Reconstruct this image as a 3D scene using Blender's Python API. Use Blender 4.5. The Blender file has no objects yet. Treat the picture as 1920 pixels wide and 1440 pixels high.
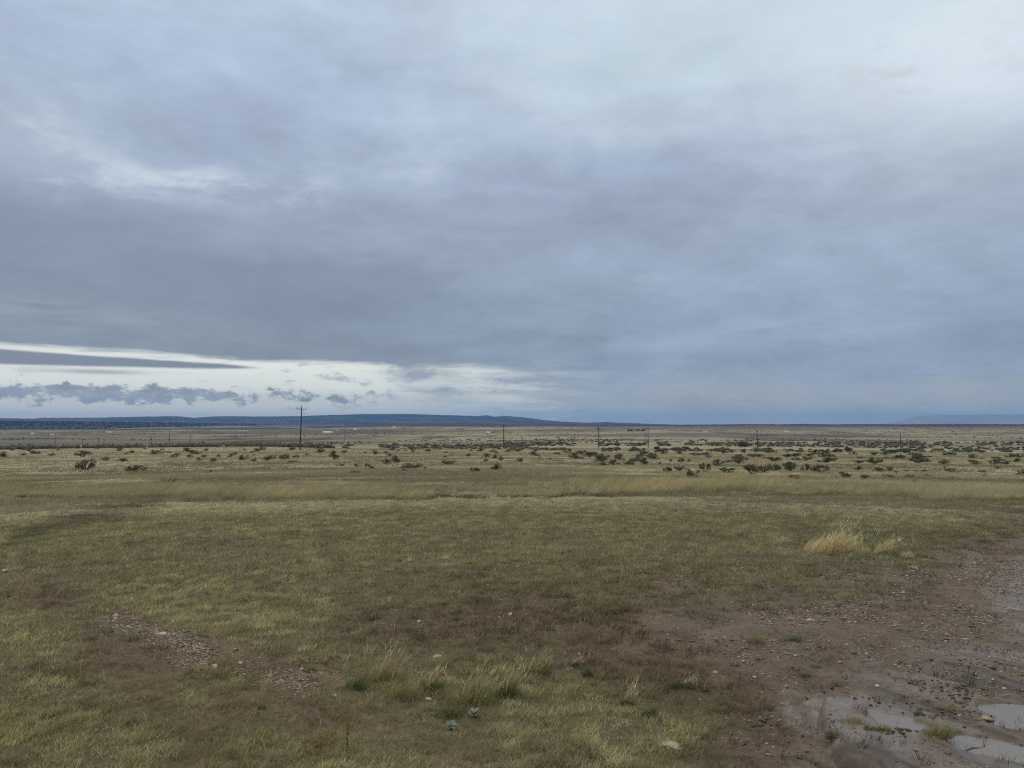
import bpy, math, random
import numpy as np
random.seed(7)
rng = np.random.default_rng(11)
sc = bpy.context.scene
COL = sc.collection

# ------------------------------------------------------------------ camera model
F = 1440.0
PITCH = math.atan(75 / 1440)
EYE = 1.6
CP, SP = math.cos(PITCH), math.sin(PITCH)

def ray(X, Y):
    u, v = (X - 960) / F, (720 - Y) / F
    return u, CP - v * SP, SP + v * CP

def project(x, y, z):
    d = y * CP + (z - EYE) * SP
    d = np.where(d < 0.05, 0.05, d)
    v = (-y * SP + (z - EYE) * CP) / d
    return 960 + F * x / d, 720 - F * v

def srgb(r, g, b):
    f = lambda c: c / 12.92 if c <= 0.04045 else ((c + 0.055) / 1.055) ** 2.4
    return (f(r / 255), f(g / 255), f(b / 255))

# ------------------------------------------------------------------ numpy noise
def _hash(ix, iy, seed):
    h = (ix.astype(np.int64) * 374761393 + iy.astype(np.int64) * 668265263 + seed * 974634777) & 0xFFFFFFFF
    h = ((h ^ (h >> 13)) * 1274126177) & 0xFFFFFFFF
    h = ((h ^ (h >> 16)) * 2246822519) & 0xFFFFFFFF
    return ((h ^ (h >> 15)) & 0xFFFFFF) / float(0xFFFFFF)

def vnoise(x, y, seed=0):
    ix, iy = np.floor(x), np.floor(y)
    fx, fy = x - ix, y - iy
    fx = fx * fx * fx * (fx * (fx * 6 - 15) + 10)
    fy = fy * fy * fy * (fy * (fy * 6 - 15) + 10)
    a, b = _hash(ix, iy, seed), _hash(ix + 1, iy, seed)
    c, d = _hash(ix, iy + 1, seed), _hash(ix + 1, iy + 1, seed)
    return (a + (b - a) * fx) * (1 - fy) + (c + (d - c) * fx) * fy

def fbm(x, y, oct=4, seed=0, gain=0.5):           # about -1 .. 1
    s, amp, tot = 0.0, 1.0, 0.0
    for k in range(oct):
        s = s + amp * (vnoise(x, y, seed + 17 * k) * 2 - 1)
        tot += amp
        amp *= gain
        x, y = x * 2.03 + 5.3, y * 2.03 - 3.7
    return s / tot

def sstep(a, b, x):
    t = np.clip((x - a) / (b - a), 0, 1)
    return t * t * (3 - 2 * t)

def sd_poly(X, Y, pts):                            # signed distance, positive inside
    d2 = np.full(X.shape, 1e12)
    ins = np.zeros(X.shape, bool)
    n = len(pts)
    for i in range(n):
        ax, ay = pts[i]
        bx, by = pts[(i + 1) % n]
        ex, ey = bx - ax, by - ay
        t = np.clip(((X - ax) * ex + (Y - ay) * ey) / (ex * ex + ey * ey), 0, 1)
        d2 = np.minimum(d2, (X - ax - t * ex) ** 2 + (Y - ay - t * ey) ** 2)
        c = ((ay > Y) != (by > Y)) & (X < ex * (Y - ay) / (ey if ey else 1e-9) + ax)
        ins ^= c
    d = np.sqrt(d2)
    return np.where(ins, d, -d)

# ------------------------------------------------------------------ terrain
LR = np.linspace(math.log(0.2), math.log(60000), 1600)
def table(pts):
    r, d = np.array(pts, float).T
    off = np.interp(LR, np.log(r), d / r)          # slope below the eye line
    k = np.exp(-0.5 * (np.arange(-30, 31) / 9.0) ** 2); k /= k.sum()
    dep = off * np.exp(LR)
    near = np.exp(LR) < 12
    o2 = np.convolve(np.pad(dep / np.exp(LR), 30, mode='edge'), k, 'valid') * np.exp(LR)
    return np.where(near, dep, o2)
TC = table([(.2, 1.6), (1, 1.6), (3, 1.6), (6, 1.6), (9, 1.6), (12, 1.6), (18, 1.76), (25, 2.15), (35, 2.6), (50, 3.2), (75, 4.05),
            (110, 4.95), (150, 5.95), (208, 7.2), (280, 9.0), (337, 10.5), (450, 13.6), (550, 16.3), (700, 19.9),
            (900, 23.8), (1200, 28.5), (1600, 33), (2200, 38), (3000, 40.5), (4500, 38), (7000, 26), (9000, 8),
            (10000, -4), (10700, 40), (13000, 90), (60000, 90)])
TL = table([(.2, 1.6), (1, 1.6), (3, 1.6), (6, 1.6), (9, 1.6), (12, 1.6), (18, 1.76), (25, 2.15), (35, 2.6), (50, 3.2), (75, 4.05),
            (110, 4.9), (150, 5.6), (208, 6.55), (250, 7.0), (275, 7.35), (320, 10), (400, 15), (550, 18.5), (700, 21.5),
            (900, 25.5), (1200, 29.5), (1600, 33.5), (2200, 38), (3000, 41), (4500, 43), (7000, 46), (9000, 54),
            (10000, 62), (10700, 75), (13000, 90), (60000, 90)])

RUT_A = np.array([1.83, 5.06]); RUT_B = np.array([2.54, 3.81])
RD = (RUT_B - RUT_A) / np.linalg.norm(RUT_B - RUT_A); RN = np.array([RD[1], -RD[0]])

PUDDLES = [  # photo outlines of standing water, dropped on the ground plane
    [(1782, 1388), (1815, 1387), (1850, 1388), (1925, 1403), (2010, 1422), (2010, 1446), (1925, 1431), (1872, 1421), (1822, 1406)],
    [(1836, 1328), (1882, 1324), (1990, 1331), (1990, 1347), (1900, 1345), (1856, 1338)],
    [(1632, 1333), (1660, 1335), (1698, 1346), (1738, 1364), (1716, 1366), (1674, 1353)],
    [(1846, 1348), (1900, 1351), (1985, 1360), (1985, 1375), (1905, 1369), (1860, 1358)],
]

def flatproj(x, y):
    return project(x, y, 0 * x)

def puddle_field(X, Y):
    m = np.full(X.shape, -1e6)
    for p in PUDDLES:
        m = np.maximum(m, sd_poly(X, Y, p))
    return m

def terrain(x, y, detail=True):
    x = np.asarray(x, float); y = np.asarray(y, float)
    r = np.maximum(np.hypot(x, y), 0.21)
    az = np.degrees(np.arctan2(x, y))
    w = (1 - sstep(-19.5, -8.5, az)) * sstep(-150, -100, az)
    lr = np.log(r)
    dep = np.interp(lr, LR, TC) * (1 - w) + np.interp(lr, LR, TL) * w
    z = EYE - dep
    a = sstep(14, 40, r)
    z = z + a * (1 - sstep(150, 320, r) * 0.6) * 0.16 * fbm(x / 17, y / 17, 3, 3) * (1 - sstep(700, 1200, r))
    far = sstep(900, 1800, r)
    z = z + far * (1 - sstep(10500, 12500, r)) * (3.0 * fbm(x / 420, y / 420, 3, 5) + sstep(2500, 6000, r) * 8 * fbm(x / 1700, y / 1700, 3, 6))
    z = z + (1 - w) * sstep(7800, 9600, r) * (1 - sstep(10300, 11500, r)) * 16 * np.abs(fbm(x / 700, y / 700, 4, 9))
    # butte that carries the mast
    bx, by = 0.4389 * 9700, 9700
    z = z + 17 * np.exp(-(((x - bx) / 70) ** 2 + ((y - by) / 200) ** 2))
    if detail:
        near = 1 - sstep(16, 30, r)
        if np.any(near > 0):
            X, Y = flatproj(x, np.maximum(y, .3))
            mud = mud_mask(x, y, X, Y)
            z = z + near * ((1 - mud) * 0.022 * fbm(x * 5, y * 5, 3, 21) + 0.02 * fbm(x * 1.3, y * 1.3, 2, 23))
            z = z + near * mud * (0.012 * fbm(x * 9, y * 9, 3, 25))
            # tyre ruts
            q = (x - RUT_A[0]) * RN[0] + (y - RUT_A[1]) * RN[1] + 0.10 * fbm(x * .9, y * .9, 2, 31)
            s = (x - RUT_A[0]) * RD[0] + (y - RUT_A[1]) * RD[1]
            rutm = mud * sstep(-0.7, 0.5, s + 0.5 * fbm(x, y, 2, 33)) * sstep(-1.6, -.6, q) * (1 - sstep(2.0, 3.0, q)) * (y > 0)
            z = z + near * rutm * (0.032 * np.sin(q * 14.5 + 2.2 * fbm(x * .6, y * .6, 2, 35)) + 0.022 * fbm(x * 6, y * 6, 3, 37) + 0.012 * fbm(x * 22, y * 22, 3, 38))
            pf0 = puddle_field(*project(x, np.maximum(y, .3), 0 * x - .05))
            pf = pf0 + 10 * fbm(x * 6, y * 6, 3, 39)
            apron = sstep(-150, -80, pf0) * (y > 0)
            z = np.where(apron > 0, np.maximum(z, -0.030 - .5 * (1 - apron)), z)
            k = sstep(-14, 6, pf) * (y > 0)
            z = z * (1 - k) + k * (-0.075)
    return z

P_BROWN = [(640, 1175), (760, 1112), (900, 1078), (1100, 1092), (1260, 1068), (1480, 1085), (1700, 1052), (1800, 985), (1920, 955),
           (2400, 900), (2400, 1900), (1040, 1900), (1210, 1420), (1300, 1360), (1180, 1300), (1040, 1265), (900, 1225), (720, 1200)]
P_MUD = [(1240, 1112), (1480, 1110), (1750, 1068), (1920, 1000), (2400, 950), (2400, 1900), (1100, 1900), (1290, 1400),
         (1400, 1320), (1330, 1240), (1190, 1180)]
P_WET = [(1870, 1180), (1960, 1120), (2400, 1090), (2400, 1900), (1600, 1900), (1440, 1420), (1490, 1350), (1640, 1310), (1560, 1250), (1690, 1215)]
P_SHEEN = [(1470, 1380), (1480, 1330), (1560, 1308), (1640, 1330), (1720, 1372), (1660, 1400), (1560, 1398)]
P_GRAVEL = [(150, 1156), (225, 1146), (330, 1178), (470, 1218), (600, 1250), (640, 1272), (570, 1282), (480, 1270), (370, 1244), (260, 1196)]
P_DIRT = [(400, 1300), (600, 1268), (720, 1330), (830, 1362), (900, 1400), (720, 1425), (560, 1372), (470, 1372), (330, 1460), (250, 1470), (330, 1400)]
P_LEFTDARK = [(40, 1085), (120, 1090), (190, 1140), (240, 1200), (330, 1260), (300, 1330), (200, 1260), (110, 1180), (30, 1130)]
P_GREEN = [(1470, 1000), (1540, 992), (1640, 1000), (1740, 1030), (1790, 1048), (1680, 1050), (1560, 1042), (1490, 1022)]
P_TRACK_SHADE = [(300, 940), (250, 958), (150, 985), (60, 1010), (20, 1020), (20, 1000), (100, 975), (200, 950)]

def soft(X, Y, poly, n, amp, w):
    return sstep(-w, w, sd_poly(X, Y, poly) + amp * n)

def mud_mask(x, y, X, Y):
    n = fbm(x * 1.1, y * 1.1, 4, 41)
    return soft(X, Y, P_MUD, n, 70, 55) * (y > 0.3)

def zones(x, y, z):
    """ground cover at a point: colour (linear albedo), grass cover 0..1, wetness 0..1, gravel 0..1, dryness"""
    r = np.hypot(x, y)
    X, Y = project(x, np.maximum(y, .3), z)
    front = (y > 0.3) & (r < 60)
    n1 = fbm(x * 1.1, y * 1.1, 4, 41)
    n6 = fbm(x * 11, y * 11, 3, 44)
    n2 = fbm(x * 0.45, y * 0.45, 4, 43)
    n3 = fbm(x * 4.5, y * 4.5, 3, 45)
    n5 = fbm(x * .12, y * .12, 3, 46)
    brown = soft(X, Y, P_BROWN, n1 + .7 * n3 + .5 * n6, 75, 75) * front
    mud = soft(X, Y, P_MUD, n1 + .5 * n3 + .5 * n6, 70, 55) * front
    wet = soft(X, Y, P_WET, n1 + .5 * n3 + .4 * n6, 60, 55) * front
    sheen2 = soft(X, Y, [(1835, 1090), (1960, 1055), (2100, 1060), (2100, 1150), (1880, 1165)], n1 + .8 * n3 + .6 * n6, 34, 30) * front
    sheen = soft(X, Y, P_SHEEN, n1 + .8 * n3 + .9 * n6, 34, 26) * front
    grav = soft(X, Y, P_GRAVEL, n1 * .6 + n3 * .7 + n6 * .6, 20, 16) * front
    dirt = soft(X, Y, P_DIRT, n1 + n3 * .7 + n6 * .5, 60, 45) * front
    ld = soft(X, Y, P_LEFTDARK, n1 + .5 * n3 + .4 * n6, 45, 45) * front
    green = soft(X, Y, P_GREEN, n1 + n3, 14, 16) * front
    track = soft(X, Y, P_TRACK_SHADE, n1, 14, 16) * front
    # turf tone
    a = np.array
    olive, light_olive, thatch_shade = a([.180, .157, .077]), a([.212, .190, .096]), a([.140, .114, .066])
    t = sstep(-.5, .6, n2 + .5 * n3)[:, None]
    turf = olive * (1 - t) + light_olive * t
    b = sstep(.0, .5, n1 * .8 + n2 * .6 - .5 * n3)[:, None] * .5
    turf = turf * (1 - b) + thatch_shade * b
    # meadow beyond the tall grass line, then the basin
    mead_a, mead_b, mead_c = a([.315, .268, .162]), a([.242, .210, .126]), a([.178, .150, .095])
    m1 = fbm(x * .035, y * .09, 4, 51)
    m2 = fbm(x * .011, y * .011, 4, 53)
    mm = sstep(-.5, .5, m1 + .4 * m2)[:, None]
    mead = mead_b * (1 - mm) + mead_a * mm
    mk = sstep(.1, .6, -m1 + .6 * m2)[:, None] * .5
    mead = mead * (1 - mk) + mead_c * mk
    k = sstep(15, 19, r + 1.5 * n5)[:, None]
    col = turf * (1 - k) + mead * k
    bas_a, bas_b, bas_c, bas_d = a([.27, .225, .135]), a([.130, .112, .074]), a([.105, .076, .058]), a([.050, .047, .034])
    b1 = fbm(x / 900, y / 900, 5, 61, .6)
    b2 = fbm(x / 330, y / 330, 5, 63, .6)
    p = sstep(-.35, .35, b1 + .5 * b2)[:, None]
    bas = bas_b * (1 - p) + bas_a * p
    p2 = sstep(.05, .4, b2 - .3 * b1)[:, None] * .75
    bas = bas * (1 - p2) + bas_c * p2
    p3 = sstep(.12, .35, fbm(x / 120, y / 500, 5, 65, .65))[:, None] * .75
    bas = bas * (1 - p3) + bas_d * p3
    ridge = (sstep(7000, 8200, r + 1200 * b1) * .9)[:, None]
    bas = bas * (1 - ridge) + a([.034, .026, .024]) * ridge
    azd = np.degrees(np.arctan2(x, y))
    bas = bas * (1 - .10 * (1 - sstep(-14, 2, azd)))[:, None]
    k = sstep(500, 1100, r)[:, None]
    col = col * (1 - k) + bas * k
    # the near bare places
    soil, soil2, mudc = a([.084, .053, .033]), a([.118, .079, .049]), a([.124, .089, .061])
    s = sstep(-.4, .5, n3 + n1)[:, None]
    sl = soil * (1 - s) + soil2 * s
    def put(c, col, m): return col * (1 - m[:, None]) + c * m[:, None]
    col = put(sl, col, brown * .8)
    col = put(sl * .5 + mudc * .5, col, mud * .9)
    col = put(mudc, col, wet * .75)
    col = put(sl, col, np.maximum(dirt * .7, ld * .85))
    col = put(sl * 1.15 + a([.012, .006, .002]), col, grav * .9)
    col = put(a([.066, .058, .036]), col, track * .85)  # track, with the low bank's shading put into its dark colour
    col = put(a([.095, .110, .046]), col, green * .55)
    grass = (1 - .38 * brown) * (1 - .95 * mud) * (1 - .55 * dirt) * (1 - .92 * grav) * (1 - .62 * ld) * (1 - .25 * track)
    rq = (x - RUT_A[0]) * RN[0] + (y - RUT_A[1]) * RN[1] + 0.10 * fbm(x * .9, y * .9, 2, 31); rs = (x - RUT_A[0]) * RD[0] + (y - RUT_A[1]) * RD[1]
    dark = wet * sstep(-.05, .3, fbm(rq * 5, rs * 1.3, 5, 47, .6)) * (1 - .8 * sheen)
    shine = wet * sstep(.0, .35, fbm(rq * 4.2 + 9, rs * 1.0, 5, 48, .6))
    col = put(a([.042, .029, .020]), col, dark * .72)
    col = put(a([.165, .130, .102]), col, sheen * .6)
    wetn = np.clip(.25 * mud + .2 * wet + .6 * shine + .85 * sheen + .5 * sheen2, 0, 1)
    gv = np.clip(grav * 2.0 + .5 * mud * (1 - .55 * wet) * (1 - .8 * sheen) + .16 * brown, 0, 2)
    return col, grass, wetn, gv, green, brown

# ------------------------------------------------------------------ mesh helpers
def np_mesh(name, verts, faces_flat, sizes, cols=None, attrs=None, smooth=False):
    me = bpy.data.meshes.new(name)
    n = len(verts)
    me.vertices.add(n)
    me.vertices.foreach_set('co', np.ascontiguousarray(verts, np.float32).ravel())
    ff = np.ascontiguousarray(faces_flat, np.int32).ravel()
    me.loops.add(len(ff))
    me.loops.foreach_set('vertex_index', ff)
    sizes = np.ascontiguousarray(sizes, np.int32)
    me.polygons.add(len(sizes))
    st = np.zeros(len(sizes), np.int32); st[1:] = np.cumsum(sizes)[:-1]
    me.polygons.foreach_set('loop_start', st)
    try:
        me.polygons.foreach_set('loop_total', sizes)
    except Exception:
        pass
    if smooth:
        me.polygons.foreach_set('use_smooth', np.ones(len(sizes), bool))
    me.update(calc_edges=True)
    if cols is not None:
        c = np.ones((n, 4), np.float32); c[:, :3] = cols
        at = me.color_attributes.new('Col', 'FLOAT_COLOR', 'POINT')
        at.data.foreach_set('color', c.ravel())
    for k, v in (attrs or {}).items():
        at = me.attributes.new(k, 'FLOAT', 'POINT')
        at.data.foreach_set('value', np.ascontiguousarray(v, np.float32))
    return me

def obj(name, me, mat=None, parent=None, loc=None):
    o = bpy.data.objects.new(name, me)
    COL.objects.link(o)
    if mat is not None and me is not None and not me.materials:
        me.materials.append(mat)
    if parent is not None: o.parent = parent
    if loc is not None: o.location = loc
    return o

def tag(o, label=None, cat=None, group=None, kind=None):
    if label: o['label'] = label
    if cat: o['category'] = cat
    if group: o['group'] = group
    if kind: o['kind'] = kind
    return o

def empty(name, loc, rz=0.0):
    o = bpy.data.objects.new(name, None)
    COL.objects.link(o)
    o.empty_display_size = 0.1
    o.location = loc; o.rotation_euler = (0, 0, rz)
    return o

class MB:
    """collects verts/faces/colours for one mesh"""
    def __init__(s): s.v, s.f, s.c = [], [], []
    def add(s, vs, fs, col=(1, 1, 1)):
        b = len(s.v)
        s.v += [tuple(p) for p in vs]; s.f += [[i + b for i in f] for f in fs]; s.c += [tuple(col)] * len(vs)
    def tube(s, p0, p1, r0, r1, n=8, col=(1, 1, 1), cap=True):
        p0, p1 = np.array(p0, float), np.array(p1, float)
        d = p1 - p0; d /= np.linalg.norm(d) + 1e-12
        a = np.cross(d, (0, 0, 1) if abs(d[2]) < .9 else (1, 0, 0)); a /= np.linalg.norm(a); b = np.cross(d, a)
        vs = []
        for p, r in ((p0, r0), (p1, r1)):
            for i in range(n):
                t = 2 * math.pi * i / n
                vs.append(p + r * (math.cos(t) * a + math.sin(t) * b))
        fs = [[i, (i + 1) % n, n + (i + 1) % n, n + i] for i in range(n)]
        if cap: fs += [list(range(n))[::-1], list(range(n, 2 * n))]
        s.add(vs, fs, col)
    def box(s, c, size, col=(1, 1, 1)):
        cx, cy, cz = c; x, y, z = (k / 2 for k in size)
        vs = [(cx + i * x, cy + j * y, cz + k * z) for i in (-1, 1) for j in (-1, 1) for k in (-1, 1)]
        fs = [[0, 1, 3, 2], [4, 6, 7, 5], [0, 4, 5, 1], [2, 3, 7, 6], [0, 2, 6, 4], [1, 5, 7, 3]]
        s.add(vs, fs, col)
    def mesh(s, name, smooth=False):
        flat = [i for f in s.f for i in f]
        return np_mesh(name, np.array(s.v), flat, [len(f) for f in s.f], np.array(s.c), smooth=smooth)

# ------------------------------------------------------------------ materials
def new_mat(name):
    m = bpy.data.materials.new(name); m.use_nodes = True
    nt = m.node_tree; nt.nodes.clear()
    return m, nt, nt.nodes.new('ShaderNodeOutputMaterial')

def mat_vcol(name, rough=.8, spec=.25, transl=0.0, nscale=0, namp=0.0, bump=0.0, coord='Object'):
    m, nt, out = new_mat(name)
    N, L = nt.nodes, nt.links
    at = N.new('ShaderNodeAttribute'); at.attribute_name = 'Col'
    col = at.outputs['Color']
    p = N.new('ShaderNodeBsdfPrincipled')
    p.inputs['Roughness'].default_value = rough
    p.inputs['Specular IOR Level'].default_value = spec
    if nscale:
        tc = N.new('ShaderNodeTexCoord')
        no = N.new('ShaderNodeTexNoise'); no.inputs['Scale'].default_value = nscale; no.inputs['Detail'].default_value = 5
        L.new(tc.outputs[coord], no.inputs['Vector'])
        mr = N.new('ShaderNodeMapRange')
        mr.inputs['From Min'].default_value = .3; mr.inputs['From Max'].default_value = .7
        mr.inputs['To Min'].default_value = 1 - namp; mr.inputs['To Max'].default_value = 1 + namp
        L.new(no.outputs['Fac'], mr.inputs['Value'])
        mx = N.new('ShaderNodeVectorMath'); mx.operation = 'SCALE'
        L.new(col, mx.inputs[0]); L.new(mr.outputs[0], mx.inputs['Scale'])
        col = mx.outputs[0]
        if bump:
            bp = N.new('ShaderNodeBump'); bp.inputs['Strength'].default_value = bump; bp.inputs['Distance'].default_value = .02
            L.new(no.outputs['Fac'], bp.inputs['Height']); L.new(bp.outputs[0], p.inputs['Normal'])
    L.new(col, p.inputs['Base Color'])
    if transl:
        tr = N.new('ShaderNodeBsdfTranslucent'); L.new(col, tr.inputs['Color'])
        mix = N.new('ShaderNodeMixShader'); mix.inputs[0].default_value = transl
        L.new(p.outputs[0], mix.inputs[1]); L.new(tr.outputs[0], mix.inputs[2])
        L.new(mix.outputs[0], out.inputs[0])
    else:
        L.new(p.outputs[0], out.inputs[0])
    return m

M_GRASS = mat_vcol('grass_blades', .75, .15, .35)
M_LEAF = mat_vcol('shrub_leaves', .8, .15, .2)
M_WOOD = mat_vcol('weathered_wood', .85, .2, 0, 9, .3, .3)
M_STONE = mat_vcol('stone', .7, .35, 0, 45, .3, .6)
M_CLOD = mat_vcol('mud_clod', .45, .4, 0, 60, .3, .8)
M_PAINT = mat_vcol('painted_siding', .7, .3, 0, 1.5, .08)
M_HILL = mat_vcol('hill_cover', .95, .1)

def ground_material():
    m, nt, out = new_mat('ground_cover')
    N, L = nt.nodes, nt.links
    at = N.new('ShaderNodeAttribute'); at.attribute_name = 'Col'
    wt = N.new('ShaderNodeAttribute'); wt.attribute_name = 'Wet'
    tc = N.new('ShaderNodeTexCoord')
    def noise(s, d=4, rough=.6):
        n = N.new('ShaderNodeTexNoise'); n.inputs['Scale'].default_value = s; n.inputs['Detail'].default_value = d
        n.inputs['Roughness'].default_value = rough
        L.new(tc.outputs['Object'], n.inputs['Vector']); return n.outputs['Fac']
    def mr(v, a, b, c, d):
        n = N.new('ShaderNodeMapRange')
        for k, q in zip(('From Min', 'From Max', 'To Min', 'To Max'), (a, b, c, d)): n.inputs[k].default_value = q
        L.new(v, n.inputs['Value']); return n.outputs[0]
    def mul(a, b):
        n = N.new('ShaderNodeMath'); n.operation = 'MULTIPLY'; L.new(a, n.inputs[0]); L.new(b, n.inputs[1]); return n.outputs[0]
    n1, n2 = noise(22, 5, .7), noise(2.2, 4)
    fac = mul(mr(n1, .3, .7, .62, 1.38), mr(n2, .3, .7, .85, 1.15))
    v = N.new('ShaderNodeVectorMath'); v.operation = 'SCALE'
    L.new(at.outputs['Color'], v.inputs[0]); L.new(fac, v.inputs['Scale'])
    p = N.new('ShaderNodeBsdfPrincipled')
    L.new(v.outputs[0], p.inputs['Base Color'])
    ro = N.new('ShaderNodeMapRange'); ro.inputs['To Min'].default_value = .95; ro.inputs['To Max'].default_value = .27
    L.new(wt.outputs['Fac'], ro.inputs['Value']); L.new(ro.outputs[0], p.inputs['Roughness'])
    sp = N.new('ShaderNodeMapRange'); sp.inputs['To Min'].default_value = .1; sp.inputs['To Max'].default_value = .6
    L.new(wt.outputs['Fac'], sp.inputs['Value']); L.new(sp.outputs[0], p.inputs['Specular IOR Level'])
    bp = N.new('ShaderNodeBump'); bp.inputs['Strength'].default_value = .5; bp.inputs['Distance'].default_value = .012
    L.new(noise(55, 6, .7), bp.inputs['Height']); L.new(bp.outputs[0], p.inputs['Normal'])
    L.new(p.outputs[0], out.inputs[0])
    return m

# ------------------------------------------------------------------ ground sheet
def build_ground():
    angs = np.concatenate([np.radians(np.linspace(-180, -44, 50, endpoint=False)),
                           np.radians(np.linspace(-44, 44, 1000, endpoint=False)),
                           np.radians(np.linspace(44, 180, 50, endpoint=False))])
    ys = np.linspace(1500, 930, 700)
    near = 1.6 * 1440 / (ys - 795)
    radii = np.concatenate([[.05, .4, .8, 1.2, 1.6, 2.0, 2.3, 2.6, 2.8, 3.0], near[near > 3.05],
                            np.exp(np.linspace(math.log(17.2), math.log(12500), 470)), [14000, 20000, 30000, 52000]])
    R, A = np.meshgrid(radii, angs, indexing='ij')
    x, y = (R * np.sin(A)).ravel(), (R * np.cos(A)).ravel()
    z = terrain(x, y)
    col, grass, wet, gv, gr, br = zones(x, y, z)
    thatch_shade = (grass * (1 - sstep(15, 19, np.hypot(x, y))))[:, None]
    col = col * (1 - thatch_shade) + thatch_shade * (col * .25 + np.array([.045, .035, .020]))  # thatch between blades, with their shade darkened into the ground colour
    nr, na = R.shape
    i = np.arange(nr - 1)[:, None] * na; j = np.arange(na)[None, :]; j2 = (j + 1) % na
    q = np.stack([i + j, i + na + j, i + na + j2, i + j2], -1).reshape(-1, 4)[:, ::-1]
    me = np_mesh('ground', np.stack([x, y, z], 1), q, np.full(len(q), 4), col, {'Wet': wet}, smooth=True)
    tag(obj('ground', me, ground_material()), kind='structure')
build_ground()

GR = np.exp(np.linspace(math.log(2.6), math.log(10200), 5000))
def ground_at(X, Y, rmin=0):
    """first ground point seen at a photo position"""
    u = (X - 960) / F
    dirx, diry = ray(X, Y)[:2]
    l = math.hypot(dirx, diry)
    x, y = GR * dirx / l, GR * diry / l
    z = terrain(x, y, detail=False)
    Yp = project(x, y, z)[1]
    k = np.argmax((Yp <= Y) & (GR >= rmin)) if np.any((Yp <= Y) & (GR >= rmin)) else len(GR) - 1
    return float(x[k]), float(y[k]), float(terrain(x[k:k + 1], y[k:k + 1])[0])

# ------------------------------------------------------------------ grass blades
def blades(base, h, ang, lean, width, col, segs=2):
    """n curved tapering blades -> verts, faces, sizes, cols. ang = lean heading"""
    n = len(base)
    dx, dy = np.cos(ang), np.sin(ang)
    face = rng.uniform(0, 2 * np.pi, n)
    wx, wy = np.cos(face) * width / 2, np.sin(face) * width / 2
    V = []
    lv = np.linspace(0, 1, segs + 1)
    for t in lv:
        off = lean * h * t ** 1.7
        zz = h * t * np.sqrt(np.maximum(1 - (lean * t) ** 2 * .45, .1))
        cx, cy, cz = base[:, 0] + dx * off, base[:, 1] + dy * off, base[:, 2] + zz
        k = (1 - t) ** .7
        if t < 1:
            V += [np.stack([cx - wx * k, cy - wy * k, cz], 1), np.stack([cx + wx * k, cy + wy * k, cz], 1)]
        else:
            V += [np.stack([cx, cy, cz], 1)]
    m = len(V)
    verts = np.stack(V, 1).reshape(-1, 3)
    b = np.arange(n)[:, None] * m
    tri = []
    for s in range(segs - 1):
        tri += [[2 * s, 2 * s + 1, 2 * s + 3], [2 * s, 2 * s + 3, 2 * s + 2]]
    s = segs - 1
    tri += [[2 * s, 2 * s + 1, 2 * s + 2]]
    tri = np.array(tri).reshape(-1)
    faces = (b + tri[None, :]).reshape(-1, 3)
    return verts, faces, np.repeat(col, m, axis=0)

class Blades:
    def __init__(s): s.v, s.f, s.c, s.n = [], [], [], 0
    def add(s, v, f, c):
        s.v.append(v); s.f.append(f + s.n); s.c.append(c); s.n += len(v)
    def mesh(s, name):
        f = np.concatenate(s.f)
        return np_mesh(name, np.concatenate(s.v), f, np.full(len(f), 3), np.concatenate(s.c))

def scatter(r0, r1, n, half=math.radians(38)):
    r = np.sqrt(rng.uniform(r0 * r0, r1 * r1, n)); a = rng.uniform(-half, half, n)
    return r * np.sin(a), r * np.cos(a)

def turf_layer(B, r0, r1, dens, per, hgt, wid, rad, segs, bright=1.0, leanmax=.9):
    n = int(dens * math.radians(76) / 2 * (r1 * r1 - r0 * r0))
    x, y = scatter(r0, r1, n)
    z = terrain(x, y)
    col, g, wet, gv, gr, br = zones(x, y, z)
    clump = .35 * sstep(-.5, .3, fbm(x * 3.2, y * 3.2, 3, 71)) + .65 * sstep(-.22, .30, fbm(x * 10, y * 10, 2, 73))
    keep = rng.uniform(0, 1, n) < g * (.18 + .82 * clump)
    col = col * (1 - .27 * br)[:, None]
    x, y, z, col, gr, cl = x[keep], y[keep], z[keep], col[keep], gr[keep], clump[keep]
    n = len(x)
    idx = np.repeat(np.arange(n), per)
    k = len(idx)
    a = rng.uniform(0, 2 * np.pi, k); rr = rad * np.sqrt(rng.uniform(0, 1, k))
    ax = np.stack([x[idx] + rr * np.cos(a), y[idx] + rr * np.sin(a), z[idx] - .004], 1)
    h = hgt * rng.uniform(.45, 1.25, k) * (.45 + .85 * cl[idx])
    lean = rng.uniform(.35, leanmax, k)
    ang = a + rng.normal(0, .7, k)
    wind = rng.uniform(0, 1, k) < .45
    ang = np.where(wind, rng.normal(.1, .6, k), ang)
    tuft = (rng.uniform(.55, 1.42, n) * (.8 + .35 * fbm(x * 6, y * 6, 2, 75)))[idx]
    c = col[idx] * (bright * tuft * rng.uniform(.7, 1.35, k))[:, None]
    dry = rng.uniform(0, 1, k) < .16
    c[dry] = c[dry] * .5 + np.array([.24, .20, .11]) * .6
    B.add(*blades(ax, h, ang, lean, np.full(k, wid) * rng.uniform(.7, 1.3, k), c, segs))

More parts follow.
